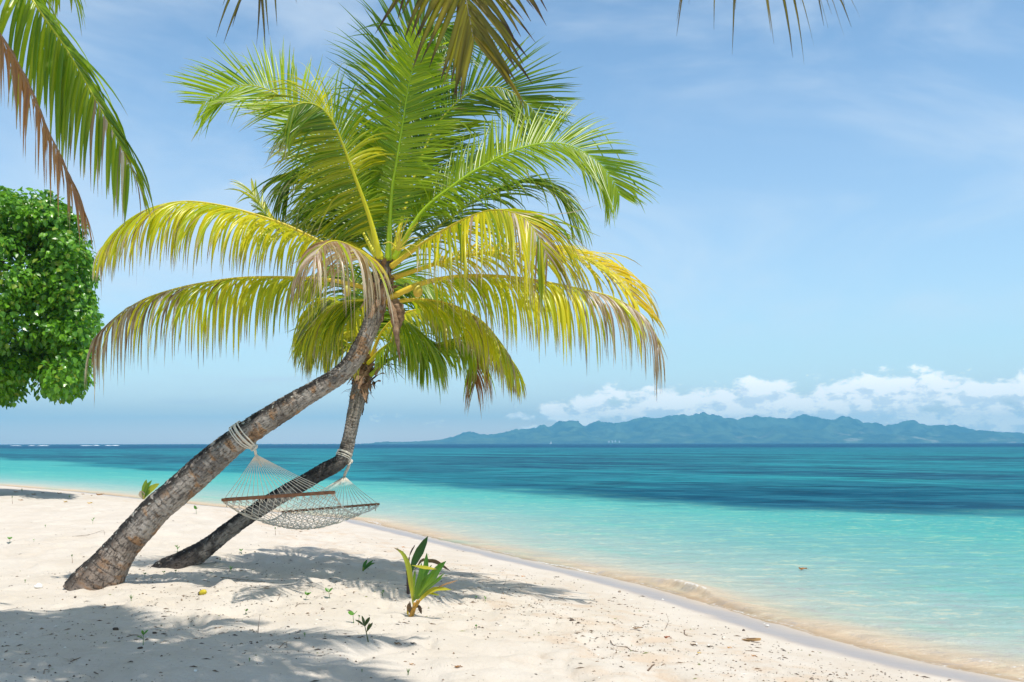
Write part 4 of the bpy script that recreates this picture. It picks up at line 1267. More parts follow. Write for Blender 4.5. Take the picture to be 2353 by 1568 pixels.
# ------------------------------------------------------------------ hammock
def hammock():
    g1, g2 = P(588, 1044, D1 + .02), P(791, 1094, k2 + .02)
    na, nb = P(509.6, 1148, D1 + .38), P(770, 1130.7, D1 + .38)
    fa, fb = P(647, 1176, D2 - .05), P(872, 1158, D2 - .05)
    mid = (na + fb) / 2
    root = thing('hammock', (mid[0], mid[1], float(ground_z(mid[0], mid[1]))), 'white rope net hammock with two brown spreader bars slung between the leaning palms', 'hammock')

    def bar(a, b, w, h):
        d = nrmz(b - a)
        up = nrmz(np.array([0, 0, 1.]) - d[2] * d)
        s = np.cross(d, up)
        prof = []
        bev = .006
        for x, z in ((-w, -h + bev), (-w, h - bev), (-w + bev, h), (w - bev, h), (w, h - bev), (w, -h + bev), (w - bev, -h), (-w + bev, -h)):
            prof.append(s * x + up * z)
        n = 24
        V = []
        for i in range(n):
            q = a + (b - a) * i / (n - 1)
            k = .80 if i in (0, n - 1) else 1.
            V += [q + v * k for v in prof]
        Fc = [[i * 8 + j, i * 8 + (j + 1) % 8, (i + 1) * 8 + (j + 1) % 8, (i + 1) * 8 + j] for i in range(n - 1) for j in range(8)]
        Fc += [list(range(8))[::-1], [(n - 1) * 8 + j for j in range(8)]]
        mesh('spreader_bar', np.array(V), Fc, M_BAR, root, smooth=False)

    bar(na, nb, .028, .020)
    bar(fa, fb, .020, .015)
    n = 20
    fan_n, fan_f = MB(), MB()
    for (fan, g, a, b) in ((fan_n, g1, na, nb), (fan_f, g2, fa, fb)):
        for i in range(n):
            u = .02 + .96 * i / (n - 1)
            e = a + (b - a) * u + np.array([0, 0, .004])
            cv, _ = catmull([g, g + (e - g) * .5 + np.array([0, 0, -.012]), e, e - np.array([0, 0, .05])], 14)
            fan.tube(cv, .0037, 5)
        # plaited gathering below the ring
        d = nrmz((a + b) / 2 - g)
        for k in range(12):
            off = np.array([.016 * math.cos(k * 2.1), .016 * math.sin(k * 2.1), 0])
            fan.tube([g + off * .8, g + d * .08 + off * 1.3, g + d * .18 + off * (1.6)], [.006, .006, .003], 5)
    fan_n.build('cord_fan', M_ROPE, root)
    fan_f.build('cord_fan', M_ROPE, root)

    def S(i, j):
        a = na + (nb - na) * i
        b = fa + (fb - fa) * i
        p = a + (b - a) * j
        sag = 4 * j * (1 - j)
        inn = .08 * math.sin(math.pi * j) * (0.5 - i) * 2
        p = p + (nb - na) * inn * .55
        return p - np.array([0, 0, sag * (.15 + .155 * 4 * i * (1 - i)) + .018])

    net = MB()
    K, Rw = 16, 24
    for k in range(K):
        for sgn in (1, -1):
            path = []
            for rI in range(Rw + 1):
                i = (k + .5) / K + sgn * (.5 / K) * (1 if rI % 2 else 0) + random.uniform(-.004, .004)
                path.append(S(min(max(i, .01), .99), rI / Rw) + np.array([0, 0, random.uniform(-.012, .008)]))
            net.tube(np.array(path), .0042, 5)
    for i in (.0, 1.):
        pth = np.array([S(.012 if i < .5 else .988, t) for t in np.linspace(0, 1, 60)])
        for w in (0, 1):
            ph = np.linspace(0, 40, 60) + w * math.pi
            net.tube(pth + .006 * np.stack([np.cos(ph), 0 * ph, np.sin(ph)], 1), .006, 5)
    # knots and hanging ends where the net meets the bars
    for i in np.linspace(.03, .97, K):
        for j, a, b in ((0, na, nb), (1, fa, fb)):
            e = a + (b - a) * i
            s = S(i, .03 if j == 0 else .97)
            net.tube([e + (0, 0, .018), e + (0, -.02, -.01), s + (0, 0, -.01)], .007, 5)
    for e, dx in ((na, .06), (na, .14), (fb, -.05), (fb, -.14), (fa, .05)):
        s = e + (nb - na) * dx / 1.3
        net.tube([s, s + (.004, -.005, -.05), s + (-.006, -.004, -.09)], [.008, .010, .006], 5)
    net.build('net', M_ROPE, root)

    # lashings round the two stems
    def lash(path, rad, px, py, dpt, knot, turns, spread, tilt):
        target = P(px, py, dpt)
        i = int(np.argmin(np.linalg.norm(path - target, axis=1)))
        T = nrmz(path[i + 1] - path[i])
        A = nrmz(np.cross(T, (0, 1., 0)))
        B = np.cross(T, A)
        mbl = MB()
        for k in range(turns):
            o = (k - turns / 2) * spread
            ph = np.linspace(0, 2 * np.pi, 46)
            rr = rad[i] + .014
            tl = tilt * np.cos(ph) + .012 * math.sin(k * 2.3) * np.sin(ph)
            pth = path[i] + T * (o + tl)[:, None] + rr * (np.cos(ph)[:, None] * A + np.sin(ph)[:, None] * B)
            # the underside of every turn is drawn to the knot
            toward = knot - pth
            w = np.clip(1 - np.linalg.norm(toward, axis=1) / (rad[i] * 1.25), 0, 1)[:, None] ** 1.3 * .75
            pth = pth + toward * w
            mbl.tube(pth, .0066, 6, cap=False)
        for k in range(9):
            off = np.array([.018 * math.cos(k * 2.4), .02 * math.sin(k * 2.4), .012 * math.cos(k * 1.7)])
            ph = np.linspace(0, 2 * np.pi, 14)
            ring = knot + off + .022 * np.stack([np.cos(ph + k), np.sin(ph + k) * .8, np.sin(ph * 1. + k * 1.3)], 1)
            mbl.tube(ring, .0085, 6)
        return mbl

    kn1 = P(583, 1028, D1 - .02)
    l1 = lash(path1, rad1, 563, 1000, D1, kn1, 8, .017, -.01)
    l1.tube([kn1, (kn1 + g1) / 2 + (.005, 0, 0), g1], .016, 8)
    l1.build('lashing', M_ROPE, root)
    kn2 = P(803, 1062, k2 - .02)
    l2 = lash(path2, rad2, 792, 1043, D2 + .42, kn2, 5, .017, .0)
    cv, _ = catmull([kn2, P(800, 1074, k2 - .01), P(795, 1084, k2), g2], 14)
    for w in (0, 1, 2):
        ph = np.linspace(0, 11, 14) + w * 2.1
        l2.tube(cv + .012 * np.stack([np.cos(ph), np.sin(ph), 0 * ph], 1), .011, 6)
    l2.build('lashing', M_ROPE, root)


hammock()


# ------------------------------------------------------------------ seedlings and sprouts
def blade(mb, pts, w, c1, c2, pleat=.25, tip=None, nrm=(0, -1, .3), prof=None, ctip=None, split=0):
    """one leaf blade along PTS (world), W its widest width"""
    cv, L = catmull(pts, 16)
    T = nrmz(np.gradient(cv, axis=0))
    nv = np.asarray(nrm, float)
    Nn = nrmz(nv - (T @ nv)[:, None] * T)
    S = np.cross(T, Nn)
    u = np.linspace(0, 1, 16)
    hw = w * .5 * np.interp(u, [0, .12, .35, .6, .85, 1], prof or [.12, .30, .85, 1., .62, .03])
    cols = np.linspace(-1, 1, 9)
    V = []
    for k, cc in enumerate(cols):
        z = (1 if k % 2 else -1) * pleat * .10 - .28 * (1 - abs(cc))
        V.append(cv + S * (hw * cc)[:, None] + Nn * (hw * z)[:, None])
    V = np.stack(V, 1).reshape(-1, 3)
    Fc = [[i * 9 + j, i * 9 + j + 1, (i + 1) * 9 + j + 1, (i + 1) * 9 + j] for i in range(15) for j in range(8)]
    c = lerp(np.array(c1), np.array(c2), u)
    if ctip is not None:
        c = lerp(np.array((0, 0, 0.)), np.ones(3), np.zeros(16)) + c * (1 - sst(u, .86, .97))[:, None] + np.array(ctip) * sst(u, .86, .97)[:, None]
    c = np.repeat(c, 9, 0)
    stripe = np.tile(np.array([1.15, .9, 1.05, .92, 1.1, .92, 1.05, .9, 1.15]), 16)
    mb.add(V, Fc, np.clip(c * stripe[:, None], .003, .9))


def z2(x, y):
    return 735.3 + x / 3.0, 1164 + y / 3.0


def young_palm():
    b = GP(*z2(624, 758))
    d = b[1]
    root = thing('coconut_seedling', b, 'largest young coconut seedling with yellow and green blades on orange stalks', 'seedling', 'young coconut plants')
    dd = lambda pts, off: [P(*z2(x, y), d + o) for (x, y), o in zip(pts, off)]
    sp = [
        ([(640, 690), (628, 560), (612, 430), (585, 350), (555, 310), (508, 284)], [0, .0, -.05, -.08, -.1, -.12], .085, (.50, .46, .05), (.35, .42, .04), BROWN * .7, (0.2, -1, .2)),
        ([(648, 650), (668, 560), (690, 480), (698, 385)], [0, -.05, -.08, -.08], .085, (.20, .33, .03), (.06, .20, .02), None, (0, -1, .1)),
        ([(655, 640), (695, 540), (724, 440), (735, 318)], [0, .06, .1, .12], .10, (.16, .28, .02), (.045, .16, .015), None, (.1, -1, .1)),
        ([(664, 640), (705, 570), (760, 500), (812, 430), (868, 376)], [0, .02, .03, .02, 0], .15, (.22, .32, .03), (.05, .18, .015), None, (-.4, -1, .4)),
        ([(670, 640), (720, 580), (790, 520), (860, 455)], [0, -.08, -.12, -.15], .05, (.22, .30, .03), (.10, .24, .02), None, (-.2, -1, .4)),
        ([(668, 650), (715, 590), (770, 540), (850, 485)], [0, -.05, -.10, -.12], .05, (.22, .30, .03), (.10, .24, .02), None, (-.2, -1, .4)),
        ([(632, 405), (680, 412), (735, 422), (806, 432)], [-.08, -.14, -.18, -.2], .085, (.42, .42, .04), (.50, .44, .05), BROWN, (0, -.5, 1)),
        ([(650, 695), (700, 630), (755, 585), (815, 566), (905, 574)], [0, -.05, -.1, -.12, -.15], .10, (.55, .42, .04), (.42, .42, .04), None, (0, -.7, .8)),
        ([(700, 620), (750, 598), (825, 612)], [-.05, -.1, -.14], .045, (.45, .42, .04), (.30, .36, .03), None, (0, -.7, .8)),
        ([(658, 640), (700, 545), (735, 490), (775, 450)], [0, -.03, -.06, -.08], .07, (.20, .31, .03), (.07, .21, .02), None, (-.2, -1, .3)),
        ([(652, 650), (672, 600), (720, 480), (770, 400)], [0, .05, .09, .1], .07, (.16, .28, .03), (.05, .18, .02), None, (-.2, -1, .3)),
        ([(645, 660), (640, 560), (650, 480), (655, 430)], [0, .04, .06, .06], .055, (.30, .36, .03), (.12, .25, .02), None, (0, -1, .2)),
        ([(790, 572), (850, 540), (950, 508)], [-.1, -.12, -.1], .035, BROWN, BROWN * 1.4, None, (0, -.7, .8)),
    ]
    for pts, off, w, c1, c2, ct, nr in sp:
        mb = MB()
        blade(mb, dd(pts, off), w * .64, c1, c2, nrm=nr, ctip=ct)
        mb.build('leaf', M_PLANT, root)
    for pts, off in (([(618, 764), (630, 730), (640, 690)], [0, 0, 0]), ([(626, 764), (640, 720), (650, 660)], [-.01, -.01, 0]), ([(630, 764), (652, 700), (672, 645)], [.01, 0, 0]), ([(622, 764), (636, 712), (660, 690), (690, 640)], [-.02, -.03, -.04, -.05])):
        cv, _ = catmull(dd(pts, off), 14)
        V, Fc = tube(cv, np.linspace(.018, .010, 14), 7)
        mesh('stalk', V, Fc, M_RIB, root, col=np.tile(np.array((.52, .27, .04)), (len(V), 1)))
    mb = MB()
    blade(mb, dd([(655, 700), (680, 690), (698, 742)], [-.03, -.06, -.06]), .035, BROWN * .35, BROWN * .4)
    blade(mb, dd([(625, 745), (612, 690), (622, 660)], [-.03, -.05, -.04]), .05, BROWN * .5, BROWN * .6)
    blade(mb, dd([(606, 758), (603, 730), (600, 700)], [-.02, -.04, -.04]), .02, GOLD * .7, GOLD * .8)
    mb.build('dead_leaf', M_PLANT, root)


young_palm()


def second_palm():
    b = GP(*z2(606, 604))
    d = b[1]
    root = thing('coconut_seedling', b, 'tall single bladed coconut seedling on a dark purple stalk behind the largest seedling', 'seedling', 'young coconut plants')
    dd = lambda pts, off: [P(*z2(x, y), d + o) for (x, y), o in zip(pts, off)]
    for pts, w, c1, c2 in (([(625, 470), (645, 390), (690, 300), (743, 204)], .105, (.06, .14, .015), (.035, .10, .012)), ([(600, 500), (606, 430), (600, 405)], .05, (.16, .11, .06), (.12, .07, .05)),
                           ([(640, 440), (665, 420), (700, 370), (742, 374), (800, 382), (898, 446)], .045, (.20, .15, .06), (.12, .06, .04)), ([(612, 352), (630, 305), (656, 262)], .02, (.08, .05, .03), (.07, .04, .03))):
        mb = MB()
        blade(mb, dd(pts, [0.] * len(pts)), w, c1, c2, nrm=(-.3, -1, .3))
        mb.build('leaf', M_PLANT, root)
    for pts in ([(604, 608), (602, 520), (600, 420)], [(608, 608), (612, 540), (626, 460)], [(606, 500), (606, 420), (614, 350)]):
        cv, _ = catmull(dd(pts, [0, .01, 0]), 14)
        V, Fc = tube(cv, np.linspace(.016, .008, 14), 7)
        mesh('stalk', V, Fc, M_RIB, root, col=np.tile(np.array((.085, .05, .04)), (len(V), 1)))


second_palm()


def third_palm():
    b = GP(330, 1146)
    d = b[1]
    root = thing('coconut_seedling', b, 'young coconut seedling with three yellow green blades on the sand crest by the water', 'seedling', 'young coconut plants')
    z5 = lambda x, y: (x / 5.486, 980.4 + y / 5.486)
    dd = lambda pts: [P(*z5(x, y), d) for x, y in pts]
    for pts, w, c1, c2 in (([(1805, 905), (1815, 800), (1845, 660)], .22, (.14, .25, .02), (.25, .36, .03)), ([(1810, 905), (1850, 760), (1915, 670)], .16, (.10, .22, .02), (.12, .26, .02)),
                           ([(1815, 905), (1880, 800), (1950, 745), (2010, 714)], .24, (.40, .42, .04), (.36, .40, .04)), ([(1820, 890), (1850, 840), (1890, 790)], .14, (.10, .22, .02), (.18, .28, .02)), ([(1798, 905), (1785, 850), (1775, 800)], .24, (.40, .30, .20), (.62, .50, .42))):
        mb = MB()
        blade(mb, dd(pts), w, c1, c2, nrm=(-.1, -1, .3))
        mb.build('leaf', M_PLANT, root)
    cv, _ = catmull(dd([(1808, 915), (1809, 895), (1812, 860)]), 8)
    V, Fc = tube(cv, .03, 7)
    mesh('stalk', V, Fc, M_RIB, root, col=np.tile(np.array((.35, .30, .06)), (len(V), 1)))


third_palm()


def fourth_palm():
    b = GP(834, 1312)
    d = b[1]
    root = thing('coconut_seedling', b, 'small two bladed coconut shoot standing in the shade beyond the hammock', 'seedling', 'young coconut plants')
    dd = lambda pts: [P(*z2(x, y), d) for x, y in pts]
    for pts, w in (([(292, 445), (305, 400), (325, 364)], .045), ([(293, 445), (330, 400), (365, 368)], .04), ([(293, 445), (340, 402), (378, 388)], .032)):
        mb = MB()
        blade(mb, dd(pts), w, (.05, .16, .015), (.06, .18, .02), nrm=(-.2, -1, .3))
        mb.build('leaf', M_PLANT, root)
    cv, _ = catmull([b - (0, 0, .02), b + (0, 0, .02), b + (.005, 0, .05)], 6)
    V, Fc = tube(cv, .012, 6)
    mesh('stalk', V, Fc, M_RIB, root, col=np.tile(np.array((.2, .25, .04)), (len(V), 1)))


fourth_palm()


def sprout(px, py, hpx, kind, label, col=None, name='sprout'):
    """kind: round (paired round leaves), lance (whorl of lance leaves), spike (grassy), bud (bare brown)"""
    b = GP(px, py)
    k = b[1] / F
    h = hpx * k * 1.15
    r = np.random.default_rng(int(px * 7 + py))
    root = thing(name, b, label, 'sprout', 'sprouts in the sand')
    green = np.array(col) if col is not None else np.array((.07, .20, .02)) * r.uniform(.8, 1.5)
    lean = r.normal(0, .12, 2)
    top = b + np.array([lean[0] * h, lean[1] * h, h * (.62 if kind in ('round', 'lance') else .8)])
    cv, _ = catmull([b - (0, 0, .03), b + (top - b) * .5 + r.normal(0, .01 * h, 3), top], 10)
    V, Fc = tube(cv, np.linspace(max(.0035, h * .03), max(.002, h * .016), 10), 5)
    sc = green * .8 if kind != 'bud' else np.array((.22, .11, .05))
    mesh('stem', V, Fc, M_RIB, root, col=np.tile(sc, (len(V), 1)))
    if kind == 'round':
        n, ll, w = 2 + int(r.random() < .5), h * .55, h * .42
        prof = [.25, .75, 1., .95, .6, .15]
    elif kind == 'lance':
        n, ll, w = 5, h * .50, h * .17
        prof = None
    elif kind == 'spike':
        n, ll, w = 6, h * .75, h * .09
        prof = [.6, .8, .9, .7, .4, .05]
        top = b + (top - b) * .25
    else:
        n, ll, w = 2, h * .35, h * .14
        prof = None
    a0 = r.uniform(0, 6.28)
    for i in range(n):
        a = a0 + i * 6.283 / n + r.normal(0, .3)
        st = top if (kind != 'lance' or i < 3) else b + (top - b) * .62
        el = {'round': .7, 'lance': .85, 'spike': 1.15, 'bud': 1.2}[kind] + r.normal(0, .15)
        dv = np.array([math.cos(a) * math.cos(el), math.sin(a) * math.cos(el), math.sin(el)])
        mb = MB()
        blade(mb, [st, st + dv * ll * .5 + (0, 0, ll * .05), st + dv * ll - (0, 0, ll * .06)], w, green * .9, green * r.uniform(.9, 1.3), nrm=(-dv[0] * .8, -dv[1] * .8 - .5, 1.), prof=prof)
        mb.build('leaf', M_PLANT, root)


SP = [
    (22, 1247, 13, 'round', 'small round leaved sprout at the thin shade strip on the far left sand'),
    (78, 1243, 5, 'round', 'tiny sprout between the thin shade strip and the sunlit sand'),
    (166, 1293, 16, 'bud', 'brown bare stemmed sprout left of the thick trunk'),
    (302, 1379, 14, 'spike', 'spiky yellow green sprout on sunlit sand in front of the thick trunk'),
    (328, 1483, 31, 'lance', 'dark green lance leaved sprout standing in the wide foreground shade'),
    (408, 1268, 15, 'lance', 'slim upright sprout between the two palm trunks'),
    (332, 1326, 10, 'round', 'low curled green sprout right of the thick trunk foot'),
    (377, 1320, 8, 'round', 'broad round leaved sprout below the foot of the dark trunk'),
    (403, 1317, 7, 'round', 'tiny round leaved sprout below the middle of the dark trunk foot'),
    (553, 1273, 11, 'round', 'glossy sprout right of the dark trunk in palm shade'),
    (530, 1313, 15, 'spike', 'grassy sprout beside the shadow of the hammock net'),
    (505, 1291, 7, 'round', 'squat dark sprout against the right side of the dark trunk foot'),
    (563, 1413, 11, 'round', 'single round leaf sprout at the top edge of the foreground shade'),
    (700, 1379, 17, 'round', 'heart leaved sprout on the fringe of the palm frond shadow'),
    (757, 1375, 21, 'round', 'tall thin sprout with one bright upright leaf left of the largest seedling'),
    (633, 1230, 15, 'bud', 'reddish brown sprout just under the hammock net'),
    (638, 1213, 11, 'bud', 'small brown sprout close behind the reddish one under the hammock'),
    (267, 1337, 9, 'round', 'clover like sprout touching the foot of the thick trunk'),
    (700, 1463, 11, 'spike', 'thin bent sprout in the right half of the foreground shade'),
    (573, 1521, 9, 'spike', 'faint grassy sprout low in the foreground shade'),
    (878, 1372, 13, 'lance', 'small dark sprout in the shade left of the largest seedling'),
    (813, 1432, 26, 'round', 'round leaved bright sprout above the olive leaved sprout'),
    (823, 1436, 18, 'bud', 'withered pinkish sprout beside the round leaved bright sprout'),
    (1094, 1447, 10, 'round', 'clover like sprout alone on bright sand right of the largest seedling'),
    (1094, 1377, 6, 'round', 'tiny dark sprout near the tip of the long frond shadow'),
    (1115, 1383, 11, 'lance', 'upright dark sprout just right of the tiny one by the long frond shadow'),
    (936, 1552, 16, 'spike', 'yellow green shoot on the sand straight below the largest seedling'),
    (831, 1545, 8, 'spike', 'very small shoot left of the yellow green shoot in the near sand'),
    (212, 1202, 12, 'lance', 'pale green sprout alone on open sand left of the thick trunk'),
    (29, 1157, 14, 'bud', 'thin stemmed sprout among leaves at the left sand crest'),
    (51, 1130, 9, 'spike', 'small wispy sprout below the tree shade at the shore'),
    (159, 1144, 8, 'spike', 'wispy sprout between two fallen leaves on the sand crest'),
    (187, 1126, 8, 'bud', 'dark twiggy sprout on the crest against the water'),
    (289, 1140, 7, 'bud', 'brown bud on the crest left of the three bladed seedling'),
    (104, 1211, 6, 'spike', 'tiny wisp on the open sand at left'),
    (451, 1181, 16, 'round', 'sprout with two upright leaves between the trunks below the water'),
    (166, 1330, 4, 'spike', 'very low shoot left of the thick trunk foot'),
    (57, 1338, 8, 'spike', 'pale wispy sprout on bright sand by the coral lump'),
]
for s in SP:
    sprout(*s)
sprout(847, 1475, 50, 'lance', 'tallest sprout with large olive green leaves at the right end of the foreground shade', col=(.085, .115, .03), name='sprout')


# ------------------------------------------------------------------ things washed up or fallen on the sand
def fallen_leaf(px, py, wpx, label, ang=None, mat=None, col=None, z=None):
    b = GP(px, py) if z is None else P(px, py, (CZ - z) * F / (py - HY))
    k = b[1] / F
    l = wpx * k
    r = np.random.default_rng(int(px * 3 + py))
    a = r.uniform(-.5, .5) if ang is None else ang
    dv = np.array([math.cos(a), math.sin(a), 0])
    sv = np.array([-math.sin(a), math.cos(a), 0])
    n = 11
    u = np.linspace(-.5, .5, n)
    rows = []
    for c_ in (-1, -.5, 0, .5, 1):
        hw = l * .24 * np.sqrt(np.clip(1 - (2 * u) ** 2, 0, 1)) * (1 + .1 * r.normal())
        z = .004 + l * (.10 * (2 * u) ** 2 + .16 * abs(c_) + .05 * np.sin(u * 9 + c_))
        rows.append(b + dv * (u * l)[:, None] + sv * (hw * c_)[:, None] + np.array([0, 0, 1]) * z[:, None])
    V = np.stack(rows, 1).reshape(-1, 3)
    Fc = [[i * 5 + j, i * 5 + j + 1, (i + 1) * 5 + j + 1, (i + 1) * 5 + j] for i in range(n - 1) for j in range(4)]
    root = thing('fallen_leaf', b, label, 'leaf', 'fallen leaves')
    c1 = np.array(col if col is not None else (.36, .17, .06)) * r.uniform(.8, 1.3)
    mesh('blade', V, Fc, M_PLANT, root, col=np.tile(c1, (len(V), 1)) * r.uniform(.8, 1.15, (len(V), 1)))
    e = b + dv * l * .5
    cv, _ = catmull([e + (0, 0, l * .10), e + dv * l * .12 + (0, 0, l * .09), e + dv * l * .25 + (0, 0, .004)], 6)
    V, Fc = tube(cv, .003, 5)
    mesh('leaf_stalk', V, Fc, M_RIB, root, col=np.tile(c1 * .7, (len(V), 1)))


LV = [
    (36, 1130, 8, 'orange fallen leaf at the left end of the sand crest'),
    (63, 1137, 6, 'small brown fallen leaf below the first orange one on the crest'),
    (77, 1136, 11, 'folded tan fallen leaf on the crest below the tree shade'),
    (95, 1121, 7, 'yellow fallen leaf on the upper edge of the crest'),
    (125, 1123, 7, 'rusty fallen leaf at the crest edge where the tree shade ends'),
    (136, 1133, 9, 'orange brown curled leaf in the middle of the crest leaves'),
    (98, 1132, 6, 'dark fallen leaf left of the curled orange brown one'),
    (190, 1135, 7, 'thin yellow brown leaf right of the twiggy sprout'),
    (210, 1138, 6, 'dark reddish scrap of leaf beside the widest crest leaf'),
    (228, 1137, 13, 'widest brown fallen leaf on the crest left of the three bladed seedling'),
    (236, 1135, 7, 'small rusty leaf touching the widest crest leaf'),
    (47, 1149, 9, 'orange leaf lying lower on the sand at far left'),
    (150, 1153, 11, 'golden leaf lying flat on open sand below the crest'),
    (206, 1156, 12, 'pale golden leaf with a raised corner below the widest crest leaf'),
    (926, 1258, 7, 'bright orange leaf on the tide line behind the seedlings'),
    (1201, 1326, 8, 'orange leaf standing up on bare sand near the wet edge'),
    (1532, 1468, 17, 'dark red curled leaf among twigs on the right sand'),
    (1592, 1485, 14, 'dark brown leaf below the dark red one on the right sand'),
    (1630, 1489, 13, 'crumpled black brown leaf right of the dark brown one'),
    (1675, 1491, 9, 'amber leaf scrap on the right sand'),
    (1605, 1503, 9, 'yellow upright leaf on a thin stalk over the right sand'),
    (1731, 1510, 11, 'rusty leaf in the twig litter nearest the wet sand'),
    (945, 1528, 12, 'pinkish dry leaf on the foreground sand left of the olive sprout'),
    (948, 1482, 13, 'dark curled leaf in the right tip of the foreground shade'),
    (912, 1483, 16, 'flat brown leaf at the edge of the foreground shade'),
    (1051, 1536, 16, 'dry leaf with a long stalk on the lower middle sand'),
]
dk = {1630: (.06, .045, .035), 1592: (.12, .07, .04), 98: (.10, .06, .04), 948: (.06, .055, .055), 945: (.50, .34, .26), 912: (.22, .13, .07), 95: (.55, .38, .08), 150: (.55, .36, .10), 206: (.58, .42, .16), 1605: (.55, .38, .06), 926: (.60, .26, .06), 1201: (.60, .27, .07), 1532: (.25, .08, .04), 1675: (.55, .28, .08)}
for px, py, w, lb in LV:
    fallen_leaf(px, py, w, lb, col=dk.get(px))
fallen_leaf(1844, 1310.5, 19, 'orange leaf floating on the clear shallow water', ang=.05, col=(.50, .20, .07), z=ZW + .012)


def twig(pts, rpx, label, mat=M_TWIG, name='twig', lift=None, forks=()):
    Pp = [GP(a, b) for a, b in pts]
    k = Pp[0][1] / F
    for i, p in enumerate(Pp):
        p[2] += rpx * k * .5 + (lift[i] * k if lift else 0)
    if len(Pp) == 2:
        Pp = [Pp[0], (Pp[0] + Pp[1]) / 2 + (0, 0, .004), Pp[1]]
    cv, _ = catmull(Pp, 20)
    root = thing(name, Pp[0], label, 'twig' if name == 'twig' else name.replace('_', ' '), 'twigs on the sand' if name == 'twig' else None)
    V, Fc = tube(cv, rpx * k * np.linspace(1., .55, 20) * (1 + .12 * np.sin(np.arange(20) * 1.9)), 7)
    mesh('shaft', V, Fc, mat, root)
    for i, dx, dz in forks:
        s = cv[i]
        e = s + np.array([dx * k, dx * k * .3, dz * k])
        V, Fc = tube([s, (s + e) / 2 + (0, 0, .004), e], [rpx * k * .6, rpx * k * .5, rpx * k * .2], 6)
        mesh('fork', V, Fc, mat, root)


twig([(1488, 1545), (1503, 1529)], 2.2, 'thick dark stick slanting upright on the right sand', forks=((9, 5, 3),))
twig([(1402, 1475), (1411, 1485), (1440, 1489), (1453, 1497), (1503, 1506)], 1.0, 'longest crooked washed up branch on the right sand', forks=((5, 10, 3), (9, -8, 4), (13, 9, -1)))
twig([(1472, 1500), (1502, 1506)], .9, 'straight twig continuing the crooked branch', forks=((12, 6, 2),))
twig([(507, 1327), (560, 1332), (630, 1340)], .8, 'long thin stick lying in the palm shade', forks=((12, 8, 3),))
twig([(166, 1232), (205, 1228), (236, 1220), (240, 1229)], .5, 'long arched dry stem on open sand left of the trunks', lift=[0, 0, 1, 0], forks=((15, 4, -2),))
twig([(592, 1455), (594, 1443), (597, 1431)], .8, 'thin stick standing upright in the foreground shade', lift=[0, 9, 20], forks=((17, 2, 2),))
twig([(637, 1381), (641, 1376), (645, 1371)], .6, 'short leaning stick at the frond shadow edge', lift=[0, 4, 9], forks=((14, 2, 1),))
twig([(366, 1477), (388, 1472)], .7, 'short twig near the dark lance leaved sprout', forks=((8, 5, 2),))
twig([(1283, 1374), (1300, 1381)], .8, 'dark twig at the tip of the longest frond shadow', forks=((8, 5, 2),))
twig([(1167, 1395), (1176, 1398), (1196, 1401)], 1.0, 'dark crooked stick lying across the long frond shadow', forks=((8, -5, 3),))
twig([(1053, 1388), (1075, 1392)], 1.0, 'brown stick right of the largest seedling', forks=((10, 6, 3),))
twig([(1151, 1376), (1158, 1360), (1165, 1345)], .5, 'thin upright stem right of the seedlings', lift=[0, 12, 26], forks=((16, 3, 2),))
twig([(1712, 1497), (1745, 1500)], .9, 'reddish twig in the litter near the wet sand', forks=((7, 8, 2),))
twig([(1470, 1500), (1502, 1505)], .6, 'faint twig beside the thick dark stick', forks=((9, 6, 2),))
twig([(1527, 1448), (1535, 1436), (1530, 1427)], .6, 'forked upright twig by the dark red curled leaf', lift=[0, 8, 18], forks=((12, 5, 3), (8, 10, 2)))
twig([(1571, 1455), (1575, 1462), (1590, 1464)], 1.2, 'knotted black twig right of the forked twig', lift=[5, 0, 0], forks=((3, 4, 4), (12, 6, 1)))
twig([(505, 1242), (508, 1233), (514, 1229)], .9, 'stubby dark twig stump by the dark trunk', lift=[0, 6, 11], forks=((4, 5, 7),))
twig([(679, 1399), (683, 1393), (706, 1389)], .7, 'curved yellow brown root on bright sand left of the round leaved sprout', lift=[0, 1, 2], forks=((6, 4, 2),))
twig([(640, 1489), (655, 1480), (659, 1487)], .9, 'dark tangle of root in the right of the foreground shade', lift=[0, 3, 0], forks=((9, -14, 1), (12, 6, 2)))
twig([(162, 1520), (172, 1516), (184, 1513)], 1.4, 'black stick low in the foreground shade at left', forks=((8, -10, 2),))
twig([(100, 1548), (102, 1541), (114, 1540)], 1.1, 'hooked black stick in the bottom left shade', lift=[0, 3, 0], forks=((12, 4, -1),))
twig([(290, 1465), (305, 1461), (318, 1459)], 1.0, 'dark flat twig right of the black husk in shade', forks=((8, -8, 2),))


def lump(px, py, wpx, label, mat, name, cat, seed=0, squash=.6, group=None):
    b = GP(px, py)
    k = b[1] / F
    r_ = wpx * k * .5
    n1, n2 = 16, 11
    th = np.linspace(.05, np.pi - .05, n2)
    ph = np.linspace(0, 2 * np.pi, n1, endpoint=False)
    TH, PH = np.meshgrid(th, ph, indexing='ij')
    X_ = np.stack([np.sin(TH) * np.cos(PH), np.sin(TH) * np.sin(PH), np.cos(TH)], -1)
    nn = 1 + .38 * fbm(X_[..., 0] * 1.3 + seed, X_[..., 1] * 1.3, X_[..., 2] * 1.3, oct=3, seed=seed)
    V = b + np.array([0, 0, r_ * squash * .35]) + X_ * nn[..., None] * r_ * np.array([1, .8, squash])
    Fc = [[i * n1 + j, (i + 1) * n1 + j, (i + 1) * n1 + (j + 1) % n1, i * n1 + (j + 1) % n1] for i in range(n2 - 1) for j in range(n1)]
    Fc += [list(range(n1))[::-1] if False else list(range(n1)), [(n2 - 1) * n1 + j for j in range(n1)][::-1]]
    o = mesh(name, V.reshape(-1, 3), Fc, mat, origin=b)
    tag(o, label, cat, group)


